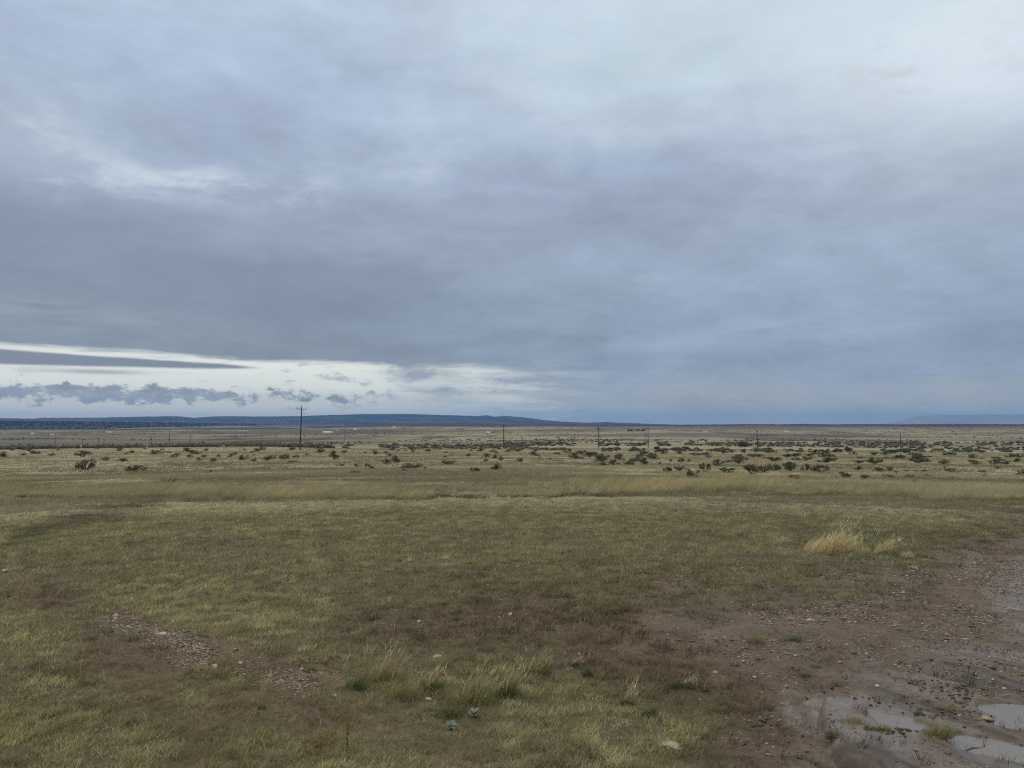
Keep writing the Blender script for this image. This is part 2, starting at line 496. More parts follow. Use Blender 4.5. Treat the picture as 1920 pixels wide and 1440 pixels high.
B = Blades()
turf_layer(B, 2.9, 5.5, 1500, 15, .038, .0036, .034, 2, 2.75, 1.0)
turf_layer(B, 5.5, 9.0, 850, 13, .042, .0052, .042, 2, 2.65, 1.0)
turf_layer(B, 9.0, 18.5, 330, 11, .048, .0088, .06, 1, 2.35, 1.0)
k = 26000
x, y = scatter(2.9, 12, k)
z = terrain(x, y); zc = zones(x, y, z)
keep = rng.uniform(0, 1, k) < (.25 + .75 * zc[1]) * (1 - .8 * zc[2])
x, y, z = x[keep], y[keep], z[keep]; k = len(x)
B.add(*blades(np.stack([x, y, z + .006], 1), rng.uniform(.03, .11, k), rng.uniform(0, 6.28, k), rng.uniform(.75, 1.2, k), .0022 * np.clip(np.hypot(x, y) / 4, 1, 2.2), np.array([[.40, .32, .20]]) * rng.uniform(.5, 1.25, (k, 1)), 3))
tag(obj('short_grass', B.mesh('short_grass'), M_GRASS), kind='stuff')

# meadow beyond: looser, taller, drier
B = Blades()
def meadow(r0, r1, dens, per, hgt, wid, rad, bright):
    n = int(dens * math.radians(76) / 2 * (r1 * r1 - r0 * r0))
    x, y = scatter(r0, r1, n)
    z = terrain(x, y)
    col = zones(x, y, z)[0]
    den = fbm(x * .22, y * .5, 3, 81)
    keep = rng.uniform(0, 1, n) < sstep(-.7, .4, den)
    x, y, z, col, den = x[keep], y[keep], z[keep], col[keep], den[keep]
    n = len(x); idx = np.repeat(np.arange(n), per); k = len(idx)
    a = rng.uniform(0, 2 * np.pi, k); rr = rad * np.sqrt(rng.uniform(0, 1, k))
    ax = np.stack([x[idx] + rr * np.cos(a), y[idx] + rr * np.sin(a), z[idx] - .01], 1)
    h = hgt * rng.uniform(.4, 1.2, k) * (.7 + .5 * np.clip(den[idx], -.5, 1))
    ang = np.where(rng.uniform(0, 1, k) < .6, rng.normal(.15, .5, k), a)
    c = col[idx] * (bright * rng.uniform(.8, 1.2, n)[idx] * rng.uniform(.8, 1.25, k))[:, None]
    B.add(*blades(ax, h, ang, rng.uniform(.3, .9, k), np.full(k, wid), c, 1))
meadow(18.5, 34, 60, 12, .14, .016, .12, 1.2)
meadow(34, 70, 16, 10, .18, .034, .22, 1.2)
meadow(70, 180, 2.2, 8, .22, .085, .45, 1.15)
meadow(180, 330, .45, 7, .24, .16, .8, 1.1)
tag(obj('meadow_grass', B.mesh('meadow_grass'), M_GRASS), kind='stuff')

# tall wind-blown golden strip
B = Blades()
def strip(n, X0, X1, yfun, spread, hpx, col, per=14, segs=2, dens=None):
    Xs = rng.uniform(X0, X1, n)
    if dens is not None:
        Xs = Xs[rng.uniform(0, 1, n) < dens(Xs)]
    k = len(Xs)
    Ys = yfun(Xs) + rng.uniform(-1, 0, k) * spread
    u, fy, fz = ray(Xs, Ys)
    R = np.linspace(10, 45, 500)
    dep = np.interp(np.log(R), LR, TC)
    off = -fz / np.hypot(u, fy)                # slope below eye
    rr = np.interp(-off, -(dep / R), R)
    l = np.hypot(u, fy)
    x, y = rr * u / l, rr * fy / l
    z = terrain(x, y)
    idx = np.repeat(np.arange(k), per); m = len(idx)
    a = rng.uniform(0, 2 * np.pi, m); q = .13 * np.sqrt(rng.uniform(0, 1, m))
    ax = np.stack([x[idx] + q * np.cos(a), y[idx] + q * np.sin(a), z[idx] - .01], 1)
    hv = hpx * (y[idx] / F) * rng.uniform(.45, 1.15, m) * (.75 + .5 * vnoise(x[idx] * .8, y[idx] * .8, 91))
    c = np.array(col)[None, :] * (rng.uniform(.75, 1.2, k)[idx] * rng.uniform(.8, 1.2, m))[:, None]
    gm = sstep(.25, .75, vnoise(x[idx] * .6, y[idx] * .6, 93))[:, None] * .45
    c = c * (1 - gm) + np.array([.27, .245, .11]) * gm
    B.add(*blades(ax, hv, rng.normal(.05, .35, m), rng.uniform(.45, .95, m), np.full(m, .011), c, segs))
def yline(X):
    return 931 + 5 * np.sin(X / 310.0) + 9 * sstep(1300, 1900, X) - 3 * sstep(1000, 1250, X) * (1 - sstep(1300, 1500, X)) + 5 * fbm(X / 60, X * 0, 3, 95)
gold = (.45, .385, .225)
strip(3000, -60, 1990, yline, 22, 15, gold, dens=lambda X: .25 + .75 * sstep(.3, .6, vnoise(X / 70, X * 0, 97)))
strip(1100, 250, 820, lambda X: yline(X) - 3, 10, 21, (.50, .42, .24), dens=lambda X: sstep(240, 380, X) * (1 - sstep(640, 830, X)))
strip(800, 1050, 1460, lambda X: yline(X) - 2, 14, 22, (.50, .41, .21), dens=lambda X: sstep(1050, 1200, X) * (1 - sstep(1330, 1470, X)))
strip(500, 1500, 1980, lambda X: yline(X) - 2, 16, 20, (.48, .41, .25), dens=lambda X: sstep(1500, 1680, X))
strip(700, -40, 1960, lambda X: yline(X) + 4, 4, 9, (.10, .085, .035))  # dark short blades put the strip's foot shadow into grass colour
tag(obj('tall_grass', B.mesh('tall_grass'), M_GRASS), kind='stuff')

# ------------------------------------------------------------------ single grass clumps
def clump_mesh(name, n, w, h, col, lean, spread=1.0, bw=.0045, segs=3, heads=False):
    a = rng.uniform(0, 2 * np.pi, n); q = .46 * w * rng.uniform(0, 1, n) ** .7
    base = np.stack([q * np.cos(a), .6 * q * np.sin(a), np.full(n, -.008)], 1)
    hh = h * rng.uniform(.3, 1.12, n) * (1.15 - .6 * q / (.46 * w))
    ang = np.where(rng.uniform(0, 1, n) < lean, rng.normal(.1, .5, n), a + rng.normal(0, .6, n))
    c = np.array(col)[None, :] * rng.uniform(.65, 1.35, n)[:, None]
    c[:, 0] *= rng.uniform(.85, 1.2, n)
    old = rng.uniform(0, 1, n) < .22
    c[old] = c[old] * .4 + np.array([.30, .24, .13]) * .6
    ln = rng.uniform(.3, .95, n) * spread
    if col == GOLD:
        ln = rng.uniform(.65, 1.15, n); ang = np.where(rng.uniform(0, 1, n) < .9, rng.normal(.1, .35, n), ang); hh = hh * rng.uniform(.8, 1.35, n)
    v, f, cc = blades(base, hh, ang, ln, np.full(n, bw) * rng.uniform(.7, 1.3, n), c, segs)
    if heads:
        tips = v.reshape(n, -1, 3)[:, -1]
        hv, hf, hc = blades(tips - np.array([0, 0, h * .10]), np.full(n, h * .2), ang, np.full(n, .6), np.full(n, bw * 2.2), c * 1.1, 2)
        f = np.concatenate([f, hf + len(v)]); v = np.concatenate([v, hv]); cc = np.concatenate([cc, hc])
    return np_mesh(name, v, f, np.full(len(f), 3), cc)

GREEN, YG, GOLD, OLV, PALE, BLUEG = (.130, .160, .058), (.260, .250, .090), (.66, .55, .30), (.31, .27, .12), (.62, .50, .30), (.16, .185, .12)
CLUMPS = [  # X, Y(base), width px, height px, colour, lean share, dry stalk height px (0 none), label
    (1556, 1032, 112, 40, GOLD, .9, 46, 'large golden dry bunchgrass, wind-bent, behind the muddy track'),
    (1652, 1037, 34, 28, GOLD, .9, 36, 'small golden dry grass tuft just right of the large golden bunch'),
    (1636, 1034, 30, 18, GREEN, .5, 0, 'green grass tuft between the two golden bunches'),
    (1618, 1037, 34, 17, PALE, .8, 0, 'thin pale straw tuft between the golden bunches, in front'),
    (1700, 1046, 30, 13, PALE, .8, 0, 'short pale straw tuft at the right end of the green patch by the track'),
    (1466, 1016, 40, 14, PALE, .8, 0, 'short pale straw patch well left of the large golden bunch'),
    (1524, 1024, 40, 15, YG, .5, 0, 'low green grass tuft at the left foot of the large golden bunch'),
    (1720, 1044, 60, 12, YG, .5, 0, 'flat wide green grass tuft right of the golden bunches'),
    (716, 1276, 76, 42, OLV, .6, 56, 'olive grass clump with pale bent tips, left end of the foreground clumps'),
    (668, 1292, 44, 24, GREEN, .5, 0, 'low green grass clump below left of the pale-tipped clump'),
    (752, 1306, 62, 30, OLV, .6, 0, 'thin olive grass clump in front of the pale-tipped clump'),
    (806, 1290, 44, 30, GREEN, .6, 46, 'grey-green grass clump with sparse dry stems amid foreground clumps'),
    (880, 1318, 92, 48, YG, .85, 62, 'widest yellow-green clump with long stems bent to the right'),
    (846, 1342, 60, 26, GREEN, .5, 0, 'dark green grass clump just above the two silvery weeds'),
    (948, 1310, 48, 40, GREEN, .6, 62, 'green grass clump topped by a bunch of upright straw stems'),
    (1006, 1266, 48, 36, YG, .5, 44, 'bright yellow-green round clump with thin stems, apart on the right'),
    (1078, 1250, 26, 18, BLUEG, .4, 26, 'small grey-green tuft, upper of a pair beside the yellow-green round clump'),
    (1096, 1270, 32, 22, GREEN, .4, 0, 'small green tuft, lower of a pair right of the yellow-green round clump'),
    (1174, 1324, 34, 26, GREEN, .5, 46, 'small green tuft with tall dry stems at the dirt edge'),
    (1216, 1346, 32, 30, GREEN, .4, 0, 'upright bright green tuft next to the tuft with tall dry stems'),
    (1286, 1292, 38, 22, GREEN, .3, 30, 'bright green tuft alone on brown dirt, right of middle'),
    (1322, 1300, 22, 11, BLUEG, .3, 0, 'tiny grey-green tuft right of the bright green tuft on dirt'),
    (1352, 1334, 24, 16, YG, .3, 0, 'tiny yellow-green tuft on dirt above the flat beige slab stone'),
    (1414, 1206, 46, 20, OLV, .4, 0, 'low olive tuft on gravelly mud, left of a matching green one'),
    (1492, 1202, 34, 19, GREEN, .3, 0, 'low green tuft on gravelly mud beneath two flat stones'),
    (1378, 1250, 20, 11, BLUEG, .3, 0, 'tiny blue-green tuft on gravel left of the wet patch'),
    (1530, 1252, 24, 11, BLUEG, .3, 0, 'tiny blue-green tuft at the upper end of the tyre ruts'),
    (1508, 1268, 18, 13, GREEN, .3, 0, 'tiny green tuft beside the first dark tyre rut'),
    (1562, 1402, 30, 22, GREEN, .3, 0, 'round green tuft growing at the lower edge of the wet sheen'),
    (1600, 1376, 64, 13, OLV, .5, 0, 'wide low olive grass patch along the top of the wet mud'),
    (1656, 1394, 34, 15, GREEN, .3, 0, 'small green tuft at the right end of the wet mud patch'),
    (1762, 1404, 56, 30, YG, .4, 0, 'biggest green tuft by the puddle in the corner'),
    (1722, 1358, 18, 13, GREEN, .3, 0, 'tiny green tuft at the tip of the narrow puddle'),
    (1500, 1408, 34, 12, GREEN, .3, 0, 'thin green tuft on mud left of the round green tuft'),
    (1584, 1438, 30, 15, GREEN, .3, 0, 'green tuft at the bottom edge below the wet mud'),
    (1690, 1372, 40, 12, GREEN, .3, 0, 'low dark green weeds on the ridge left of the biggest puddle-side tuft'),
    (1772, 1346, 52, 12, OLV, .3, 0, 'wide low dark green patch on the mud ridge above the biggest corner tuft'),
    (1630, 1392, 26, 12, GREEN, .3, 0, 'small green tuft under the wide low olive patch on wet mud'),
    (1738, 1330, 24, 9, BLUEG, .3, 0, 'faint grey-green tuft on the dark rut above the narrow puddle'),
    (582, 1256, 30, 14, GREEN, .3, 0, 'dark green tuft at the right tip of the gravel band'),
    (272, 1190, 30, 10, GREEN, .3, 0, 'flat green tuft left of the pale stone in the gravel band'),
    (376, 1198, 34, 10, BLUEG, .3, 0, 'flat bluish tuft right of the pale stone in the gravel band'),
    (488, 1334, 26, 11, GREEN, .3, 0, 'small green tuft on bare dirt under the gravel band'),
    (416, 1370, 22, 13, GREEN, .3, 0, 'small dark green tuft in the lower left turf'),
    (318, 906, 66, 13, (.075, .105, .035), .4, 0, 'wide low green clump just behind the tall golden grass strip'),
]
def near_scale(X, Y):
    x, y, z = ground_at(X, Y)
    return x, y, z, y / F
for X, Y, wpx, hpx, col, lean, st, label in CLUMPS:
    x, y, z, s = near_scale(X, Y)
    w, h = wpx * s, hpx * s * 1.12
    if 660 < X < 1010 and Y > 1260: w, h, st = w * 1.12, h * 1.25, st * 1.15
    n = int(min(900, 60 + wpx * 4.6)) * (1.3 if col == GOLD else 1)
    n = int(n)
    e = empty('grass_clump', (x, y, z))
    tag(e, label, 'grass clump', 'separate grass clumps on the foreground')
    bw = max(.0032, .8 * s)
    obj('blades', clump_mesh('clump_blades', n, w, h, col, lean, 1.0, bw), M_GRASS, e)
    if st:
        obj('dry_stems', clump_mesh('clump_stems', max(14, n // (3 if col == GOLD else 6)), w * .8, st * s * 1.1, GOLD if col == GOLD else PALE, .9, .8, bw * .75, 3, True), M_GRASS, e)

# thin lone stalks
def stalk_group(X, Y, items, label, col=PALE, cat='dry stalk', name='dry_stalk'):
    x, y, z, s = near_scale(X, Y)
    v, f, c, n = [], [], [], 0
    for dx, hpx, lean in items:
        k = 2
        base = np.repeat(np.array([[dx * s, 0.0, -.01]]), k, 0)
        bv, bf, bc = blades(base, np.full(k, hpx * s), np.full(k, 0.0 if lean > 0 else math.pi), np.full(k, abs(lean)), np.full(k, max(.003, .9 * s)), np.repeat(np.array([col]), k, 0), 4)
        tip = bv[-1]
        hv, hf, hc = blades(np.repeat(tip[None] - [[0, 0, hpx * s * .16]], 3, 0) + rng.normal(0, .002, (3, 3)), np.full(3, hpx * s * .24), np.full(3, 0.0), np.full(3, .4), np.full(3, 1.6 * s), np.repeat(np.array([col]) * .95, 3, 0), 2)
        for vv, ff, cc in ((bv, bf, bc), (hv, hf, hc)):
            v.append(vv); f.append(ff + n); c.append(cc); n += len(vv)
    f = np.concatenate(f)
    o = obj(name, np_mesh(name, np.concatenate(v), f, np.full(len(f), 3), np.concatenate(c)), M_GRASS, None, (x, y, z))
    return tag(o, label, cat)
stalk_group(54, 1098, [(-14, 28, .1), (-4, 34, .35), (2, 30, .2), (6, 38, .3), (22, 36, .1), (-8, 20, .3)], 'cluster of thin straw stalks standing at the far left of the turf')
stalk_group(270, 1152, [(0, 36, .75), (-6, 22, .5)], 'leaning straw stalk behind the gravel band')
stalk_group(190, 1160, [(-5, 20, .1), (6, 18, .2), (14, 24, .4)], 'few short straw stalks at the left tip of the gravel band')
stalk_group(1163, 1100, [(0, 40, .1), (4, 28, .3)], 'upright straw stalk, left of two on the turf edge')
stalk_group(1184, 1080, [(-2, 40, .15), (2, 22, .1), (9, 24, .2), (-20, 14, .2)], 'straw stalks with one taller stem, right of two on the turf edge')
stalk_group(1195, 1096, [(-10, 26, .95)], 'strongly tilted straw stalk right of the upright ones')
stalk_group(1372, 1096, [(0, 44, .25), (4, 30, .1)], 'single thin straw stalk at the edge of the brown dirt')
stalk_group(1044, 1082, [(0, 26, .1), (2, 20, .2)], 'faint straw stalk on the middle turf, left of three in a loose row')
stalk_group(1078, 1080, [(0, 22, .1)], 'faint straw stalk on the middle turf, centre of three in a loose row')
stalk_group(1118, 1078, [(0, 18, .1)], 'short straw stalk on the middle turf, right of three in a loose row')
stalk_group(844, 1082, [(-3, 24, .1), (12, 26, .2)], 'pair of short straw stalks left of the brown patch')
stalk_group(1160, 1322, [(0, 46, .3), (8, 40, .5)], 'two pale stalks rising at the dirt edge, lower middle')
stalk_group(540, 1358, [(0, 34, .85)], 'slanting pale stalk on the bare dirt, lower left')
stalk_group(328, 1410, [(0, 28, .1)], 'short upright pale stalk in the turf, lower left')

def orange_weed(X, Y, hpx, kind, label):
    x, y, z, s = near_scale(X, Y)
    mb = MB(); col = (.33, .20, .065)
    H = hpx * s
    if kind == 'spike':
        mb.tube((0, 0, -.01), (.01, 0, H), .0028, .0015, 5, col)
        for i in range(46):
            t = random.uniform(.15, 1); a = random.uniform(0, 6.28); l = random.uniform(.006, .016)
            p = np.array((.01 * t, 0, H * t))
            mb.tube(p, p + np.array((math.cos(a) * l, math.sin(a) * l, l * .8)), .0022, .003, 4, (.34 + random.uniform(-.08, .08), .22, .07))
    else:
        for i in range(9):
            a = random.uniform(0, 6.28); p = np.array((0, 0, -.005)); d = np.array((math.cos(a) * .55, math.sin(a) * .55, 1.0))
            for k in range(3):
                q = p + d * H * random.uniform(.25, .42)
                mb.tube(p, q, .0022, .0016, 4, col)
                for m in range(2):
                    e = q + np.array((random.uniform(-1, 1), random.uniform(-1, 1), random.uniform(-.2, .7))) * H * .25
                    mb.tube(q, e, .0015, .001, 4, (.36, .23, .09))
                p = q; d = d + np.array((random.uniform(-.5, .5), random.uniform(-.5, .5), -.25))
    tag(obj('dry_weed', mb.mesh('dry_weed'), M_GRASS, None, (x, y, z)), label, 'dry weed')
orange_weed(650, 1412, 68, 'spike', 'tall thin orange-brown dried weed at the bottom, upright')
orange_weed(592, 1420, 46, 'spray', 'low sprawling orange dried weed left of the upright one')

def silver_weed(X, Y, wpx, label):
    x, y, z, s = near_scale(X, Y)
    e = empty('silver_weed', (x, y, z)); tag(e, label, 'weed', 'silvery weeds')
    R = wpx * s * .55
    mb = MB()
    for i in range(26):
        a = i * 2.4 + random.uniform(-.3, .3); up = random.uniform(.15, 1.1); l = R * random.uniform(.6, 1.05); w = l * .32
        d = np.array((math.cos(a) * math.cos(up), math.sin(a) * math.cos(up), math.sin(up)))
        sd = np.array((-math.sin(a), math.cos(a), 0)); nrm = np.cross(d, sd)
        b = np.array((0, 0, .012))
        k = random.uniform(.8, 1.2); c = (.25 * k, .275 * k, .19 * k)
        pts = [b, b + d * l * .35 - sd * w * .4, b + d * l * .72 - sd * w * .5 - nrm * l * .02, b + d * l - nrm * l * .12, b + d * l * .72 + sd * w * .5 - nrm * l * .02, b + d * l * .35 + sd * w * .4, b + d * l * .6 + nrm * l * .06]
        mb.add(pts, [[0, 1, 6], [1, 2, 6], [2, 3, 6], [3, 4, 6], [4, 5, 6], [5, 0, 6]], c)
    obj('leaves', mb.mesh('weed_leaves'), M_LEAF, e)
    st = MB()
    for i in range(5):
        a = i * 1.3; st.tube((0, 0, -.01), (math.cos(a) * R * .2, math.sin(a) * R * .2, R * .4), .004, .002, 5, (.13, .14, .09))
    obj('stem', st.mesh('weed_stem'), M_LEAF, e)
silver_weed(889, 1350, 27, 'silvery-green leafy weed, upper right of the pair below the clumps')
silver_weed(846, 1372, 25, 'silvery-green leafy weed, lower left of the pair below the clumps')
silver_weed(808, 1342, 12, 'tiny silvery weed up and left of the silvery pair')
silver_weed(992, 1374, 15, 'small faint silvery weed well right of the silvery pair')

# ------------------------------------------------------------------ stones
import bmesh
def ico(sub):
    bm = bmesh.new(); bmesh.ops.create_icosphere(bm, subdivisions=sub, radius=1)
    v = np.array([p.co[:] for p in bm.verts]); f = np.array([[q.index for q in fa.verts] for fa in bm.faces]); bm.free()
    return v, f
ICO1, ICO2, ICO3 = ico(1), ico(2), ico(3)
def rock_mesh(name, sx, sy, sz, col, seed, base=ICO3):
    v, f = base; v = v.copy()
    rg = np.random.default_rng(seed)
    for k in range(9):                                     # chop flat facets
        d = rg.normal(0, 1, 3); d[2] *= .7; d /= np.linalg.norm(d); lim = rg.uniform(.55, .85)
        q = v @ d; ov = np.maximum(q - lim, 0); v -= ov[:, None] * d * .92
    v += .04 * rg.normal(0, 1, v.shape) * .5
    v *= np.array([sx, sy, sz])
    c = np.array(col)[None, :] * (1 + .12 * rg.normal(0, 1, (len(v), 1)))
    return np_mesh(name, v, f, np.full(len(f), 3), np.clip(c, .02, .8))
STONES = [
    (1257, 1398, 48, 11, (.40, .31, .20), 'flat beige slab stone lying at the bottom, right of middle'),
    (301, 1196, 22, 10, (.42, .34, .24), 'pale cream stone in the middle of the gravel band'),
    (217, 1156, 11, 7, (.46, .38, .28), 'small whitish stone at the top of the gravel band'),
    (240, 1177, 8, 5, (.42, .34, .24), 'small pale stone between the whitish and cream stones'),
    (10, 1072, 13, 8, (.34, .28, .20), 'pale round stone at the left edge of the turf'),
    (820, 1231, 18, 6, (.42, .31, .20), 'flat tan stone behind the foreground grass clumps'),
    (1521, 1165, 18, 6, (.40, .32, .22), 'flat tan stone, left of two on the gravelly mud'),
    (1545, 1164, 16, 5, (.13, .13, .12), 'flat dark grey stone, right of two on the gravelly mud'),
    (1848, 1360, 30, 8, (.30, .205, .12), 'orange-tan flat stone lying between the puddles'),
    (628, 1308, 10, 8, (.26, .25, .21), 'grey rounded stone on the dirt, right of the gravel band'),
    (786, 1163, 8, 5, (.48, .40, .30), 'small pale stone on turf left of the brown patch'),
    (1260, 1375, 9, 6, (.45, .26, .10), 'small orange stone just above the beige slab'),
    (803, 1310, 12, 6, (.38, .32, .24), 'small tan stone half hidden among the grass clumps'),
    (1341, 1262, 9, 5, (.45, .30, .16), 'small orange stone on the brown gravelly dirt'),
    (450, 1243, 10, 6, (.46, .40, .31), 'pale flat stone in the right half of the gravel band'),
    (402, 1250, 12, 6, (.42, .36, .27), 'tan flat stone in the lower middle of the gravel band'),
    (566, 1250, 9, 6, (.46, .38, .28), 'small white stone at the right tip of the gravel band'),
    (1645, 1298, 8, 5, (.50, .42, .34), 'small pale stone between the tyre ruts'),
]
for i, (X, Y, wpx, hpx, col, label) in enumerate(STONES):
    x, y, z, s = near_scale(X, Y)
    o = obj('stone', rock_mesh('stone', wpx * s * .55, wpx * s * .42, hpx * s * .62, col, 100 + i), M_STONE, None, (x, y, z + hpx * s * .18))
    o.rotation_euler = (0, 0, random.uniform(-.25, .25))
    tag(o, label, 'stone', 'single stones lying on the ground')

def merge_rocks(name, pts, sizes, cols, mat, flat=(.35, .6)):
    n = len(pts)
    nv = len(ICO1[0])
    rv = rng.normal(0, .22, (n, nv, 3)) + ICO1[0][None]
    sc3 = np.stack([sizes * rng.uniform(.7, 1.3, n), sizes * rng.uniform(.6, 1.1, n), sizes * rng.uniform(flat[0], flat[1], n)], 1)
    v = rv * sc3[:, None, :]
    a = rng.uniform(0, 6.28, n); ca, sa = np.cos(a), np.sin(a)
    vx = v[..., 0] * ca[:, None] - v[..., 1] * sa[:, None]; vy = v[..., 0] * sa[:, None] + v[..., 1] * ca[:, None]
    v = np.stack([vx, vy, v[..., 2]], -1) + pts[:, None, :]
    f = (np.arange(n)[:, None, None] * nv + ICO1[1][None]).reshape(-1, 3)
    return tag(obj(name, np_mesh(name, v.reshape(-1, 3), f, np.full(len(f), 3), np.repeat(cols, nv, 0)), mat), kind='stuff')
# gravel
x, y = scatter(2.9, 11, 620000)
z = terrain(x, y)
gz = zones(x, y, z)
g = gz[3] * (.12 + .88 * sstep(-.25, .4, fbm(x * 2.3, y * 2.3, 3, 111)))
Xp, Yp = flatproj(x, y)
g = g * (puddle_field(Xp, Yp) < -8)
keep = rng.uniform(0, 1, len(x)) < g * .5
x, y, z = x[keep], y[keep], z[keep]
n = len(x)
pal = np.array([[.36, .28, .20], [.26, .19, .13], [.44, .37, .29], [.20, .16, .13], [.30, .20, .12], [.15, .10, .075], [.22, .17, .14], [.12, .085, .065], [.18, .13, .10]])
cols = pal[rng.integers(0, len(pal), n)] * rng.uniform(.6, 1.15, (n, 1))
px_, sz_ = [], []
line = [(160, 1150), (230, 1158), (330, 1196), (400, 1222), (470, 1240), (600, 1262)]
for i in range(2400):
    t = random.random() ** .9 * (len(line) - 1); a = int(min(t, len(line) - 2)); t -= a
    X = line[a][0] * (1 - t) + line[a + 1][0] * t + random.gauss(0, 16); Y = line[a][1] * (1 - t) + line[a + 1][1] * t + random.gauss(4, 9)
    if vnoise(np.array([X / 28]), np.array([Y / 14]), 113)[0] < .42: continue
    px_.append((X, Y)); sz_.append(.004 + .010 * random.random() ** 2.2)
px_ = np.array(px_); u, fy, fz = ray(px_[:, 0], px_[:, 1]); kk = -EYE / fz
x, y = np.concatenate([x, u * kk]), np.concatenate([y, fy * kk]); z = terrain(x, y)
ne = len(sz_); n = len(x)
cols = np.concatenate([cols, pal[rng.choice([0, 1, 1, 2, 4, 4, 6, 8], ne)] * rng.uniform(.6, 1.1, (ne, 1))])
sz = (.0030 + .0060 * rng.uniform(0, 1, n) ** 3 + .008 * (rng.uniform(0, 1, n) < .02)) * np.clip(np.hypot(x, y) / 5, .8, 1.45)
sz[n - ne:] = sz_
merge_rocks('gravel', np.stack([x, y, z + sz * .15], 1), sz, cols, M_STONE)
# mud clods thrown up by tyres
CL = [(1720, 1284, 26, 60), (1760, 1292, 40, 14), (1810, 1300, 40, 160), (1640, 1330, 30, 50), (1430, 1358, 18, 60), (1690, 1395, 30, 70), (1790, 1325, 40, 90),
      (1490, 1255, 14, 30), (1835, 1194, 8, 24), (1635, 1161, 8, 12), (1550, 1300, 50, 60), (1700, 1345, 50, 60), (1410, 1395, 22, 30), (1870, 1168, 10, 14), (1530, 1208, 6, 10), (1850, 1250, 40, 60), (1780, 1360, 50, 120)]
px, szz = [], []
for X, Y, w, k in CL:
    for i in range(k // 4):
        q = ground_at(min(X + random.gauss(0, w * .5), 2000), min(Y + random.gauss(0, w * .16), 1470))
        px.append(q); szz.append(random.uniform(.003, .013) * (1.9 if random.random() < .15 else 1))
px, szz = np.array(px), np.array(szz)
merge_rocks('mud_clods', px + np.array([0, 0, .004]), szz, np.array([.075, .057, .046])[None] * rng.uniform(.6, 1.3, (len(px), 1)), M_CLOD, (.3, .6))

def stick(X0, Y0, X1, Y1, r, col, label):
    a, b = np.array(ground_at(X0, Y0)), np.array(ground_at(X1, Y1))
    mb = MB(); a[2] += r; b[2] += r * 1.5
    c = (a + b) / 2
    p = [a - c, (a - c) * .4 + np.array((0, .01, r)), (b - c) * .45 - np.array((0, .012, -r)), b - c]
    for i in range(3): mb.tube(p[i], p[i + 1], r * (1 - .15 * i), r * (.85 - .15 * i), 7, col)
    mb.tube(p[2], p[2] + np.array((.03, .06, .02)), r * .5, r * .3, 5, col)
    tag(obj('stick', mb.mesh('stick', True), M_WOOD, None, tuple(c)), label, 'stick')
stick(1812, 1426, 1856, 1414, .007, (.12, .08, .05), 'brown broken stick on mud below the corner puddle')
stick(1888, 1146, 1915, 1149, .008, (.42, .38, .30), 'pale thin stick on wet mud at the right edge')
stick(1706, 1066, 1722, 1070, .010, (.42, .37, .28), 'short pale stick on dirt below the golden grass bunches')

# ------------------------------------------------------------------ puddles
def water_material():
    m, nt, out = new_mat('muddy_water')
    N, L = nt.nodes, nt.links
    p = N.new('ShaderNodeBsdfPrincipled')
    p.inputs['Base Color'].default_value = (.15, .128, .108, 1); p.inputs['Roughness'].default_value = .04; p.inputs['IOR'].default_value = 1.36
    tc = N.new('ShaderNodeTexCoord'); no = N.new('ShaderNodeTexNoise'); no.inputs['Scale'].default_value = 14
    L.new(tc.outputs['Object'], no.inputs['Vector'])
    bp = N.new('ShaderNodeBump'); bp.inputs['Strength'].default_value = .04; bp.inputs['Distance'].default_value = .01
    L.new(no.outputs['Fac'], bp.inputs['Height']); L.new(bp.outputs[0], p.inputs['Normal'])
    L.new(p.outputs[0], out.inputs[0]); return m
M_WATER = water_material()
gx, gy = np.meshgrid(np.arange(1560, 2080, 5.0), np.arange(1290, 1480, 2.5))
pd = np.stack([sd_poly(gx, gy, p) for p in PUDDLES])
own = np.where(pd.max(0) > -26, pd.argmax(0), -1)
u, fy, fz = ray(gx, gy); kk = (-EYE - .05) / fz
wx, wy = u * kk, fy * kk
for i in range(len(PUDDLES)):
    c = own[:-1, :-1] == i
    a, b = np.nonzero(c)
    nc = gx.shape[1]
    q = np.stack([a * nc + b, (a + 1) * nc + b, (a + 1) * nc + b + 1, a * nc + b + 1], 1)
    used, inv = np.unique(q, return_inverse=True)
    vv = np.stack([wx.ravel()[used], wy.ravel()[used], np.full(len(used), -.05)], 1)
    me = np_mesh('puddle', vv, inv.reshape(-1, 4), np.full(len(q), 4), smooth=True)
    if me.polygons[0].normal.z < 0: me.flip_normals()
    tag(obj('puddle', me, M_WATER), kind='structure')

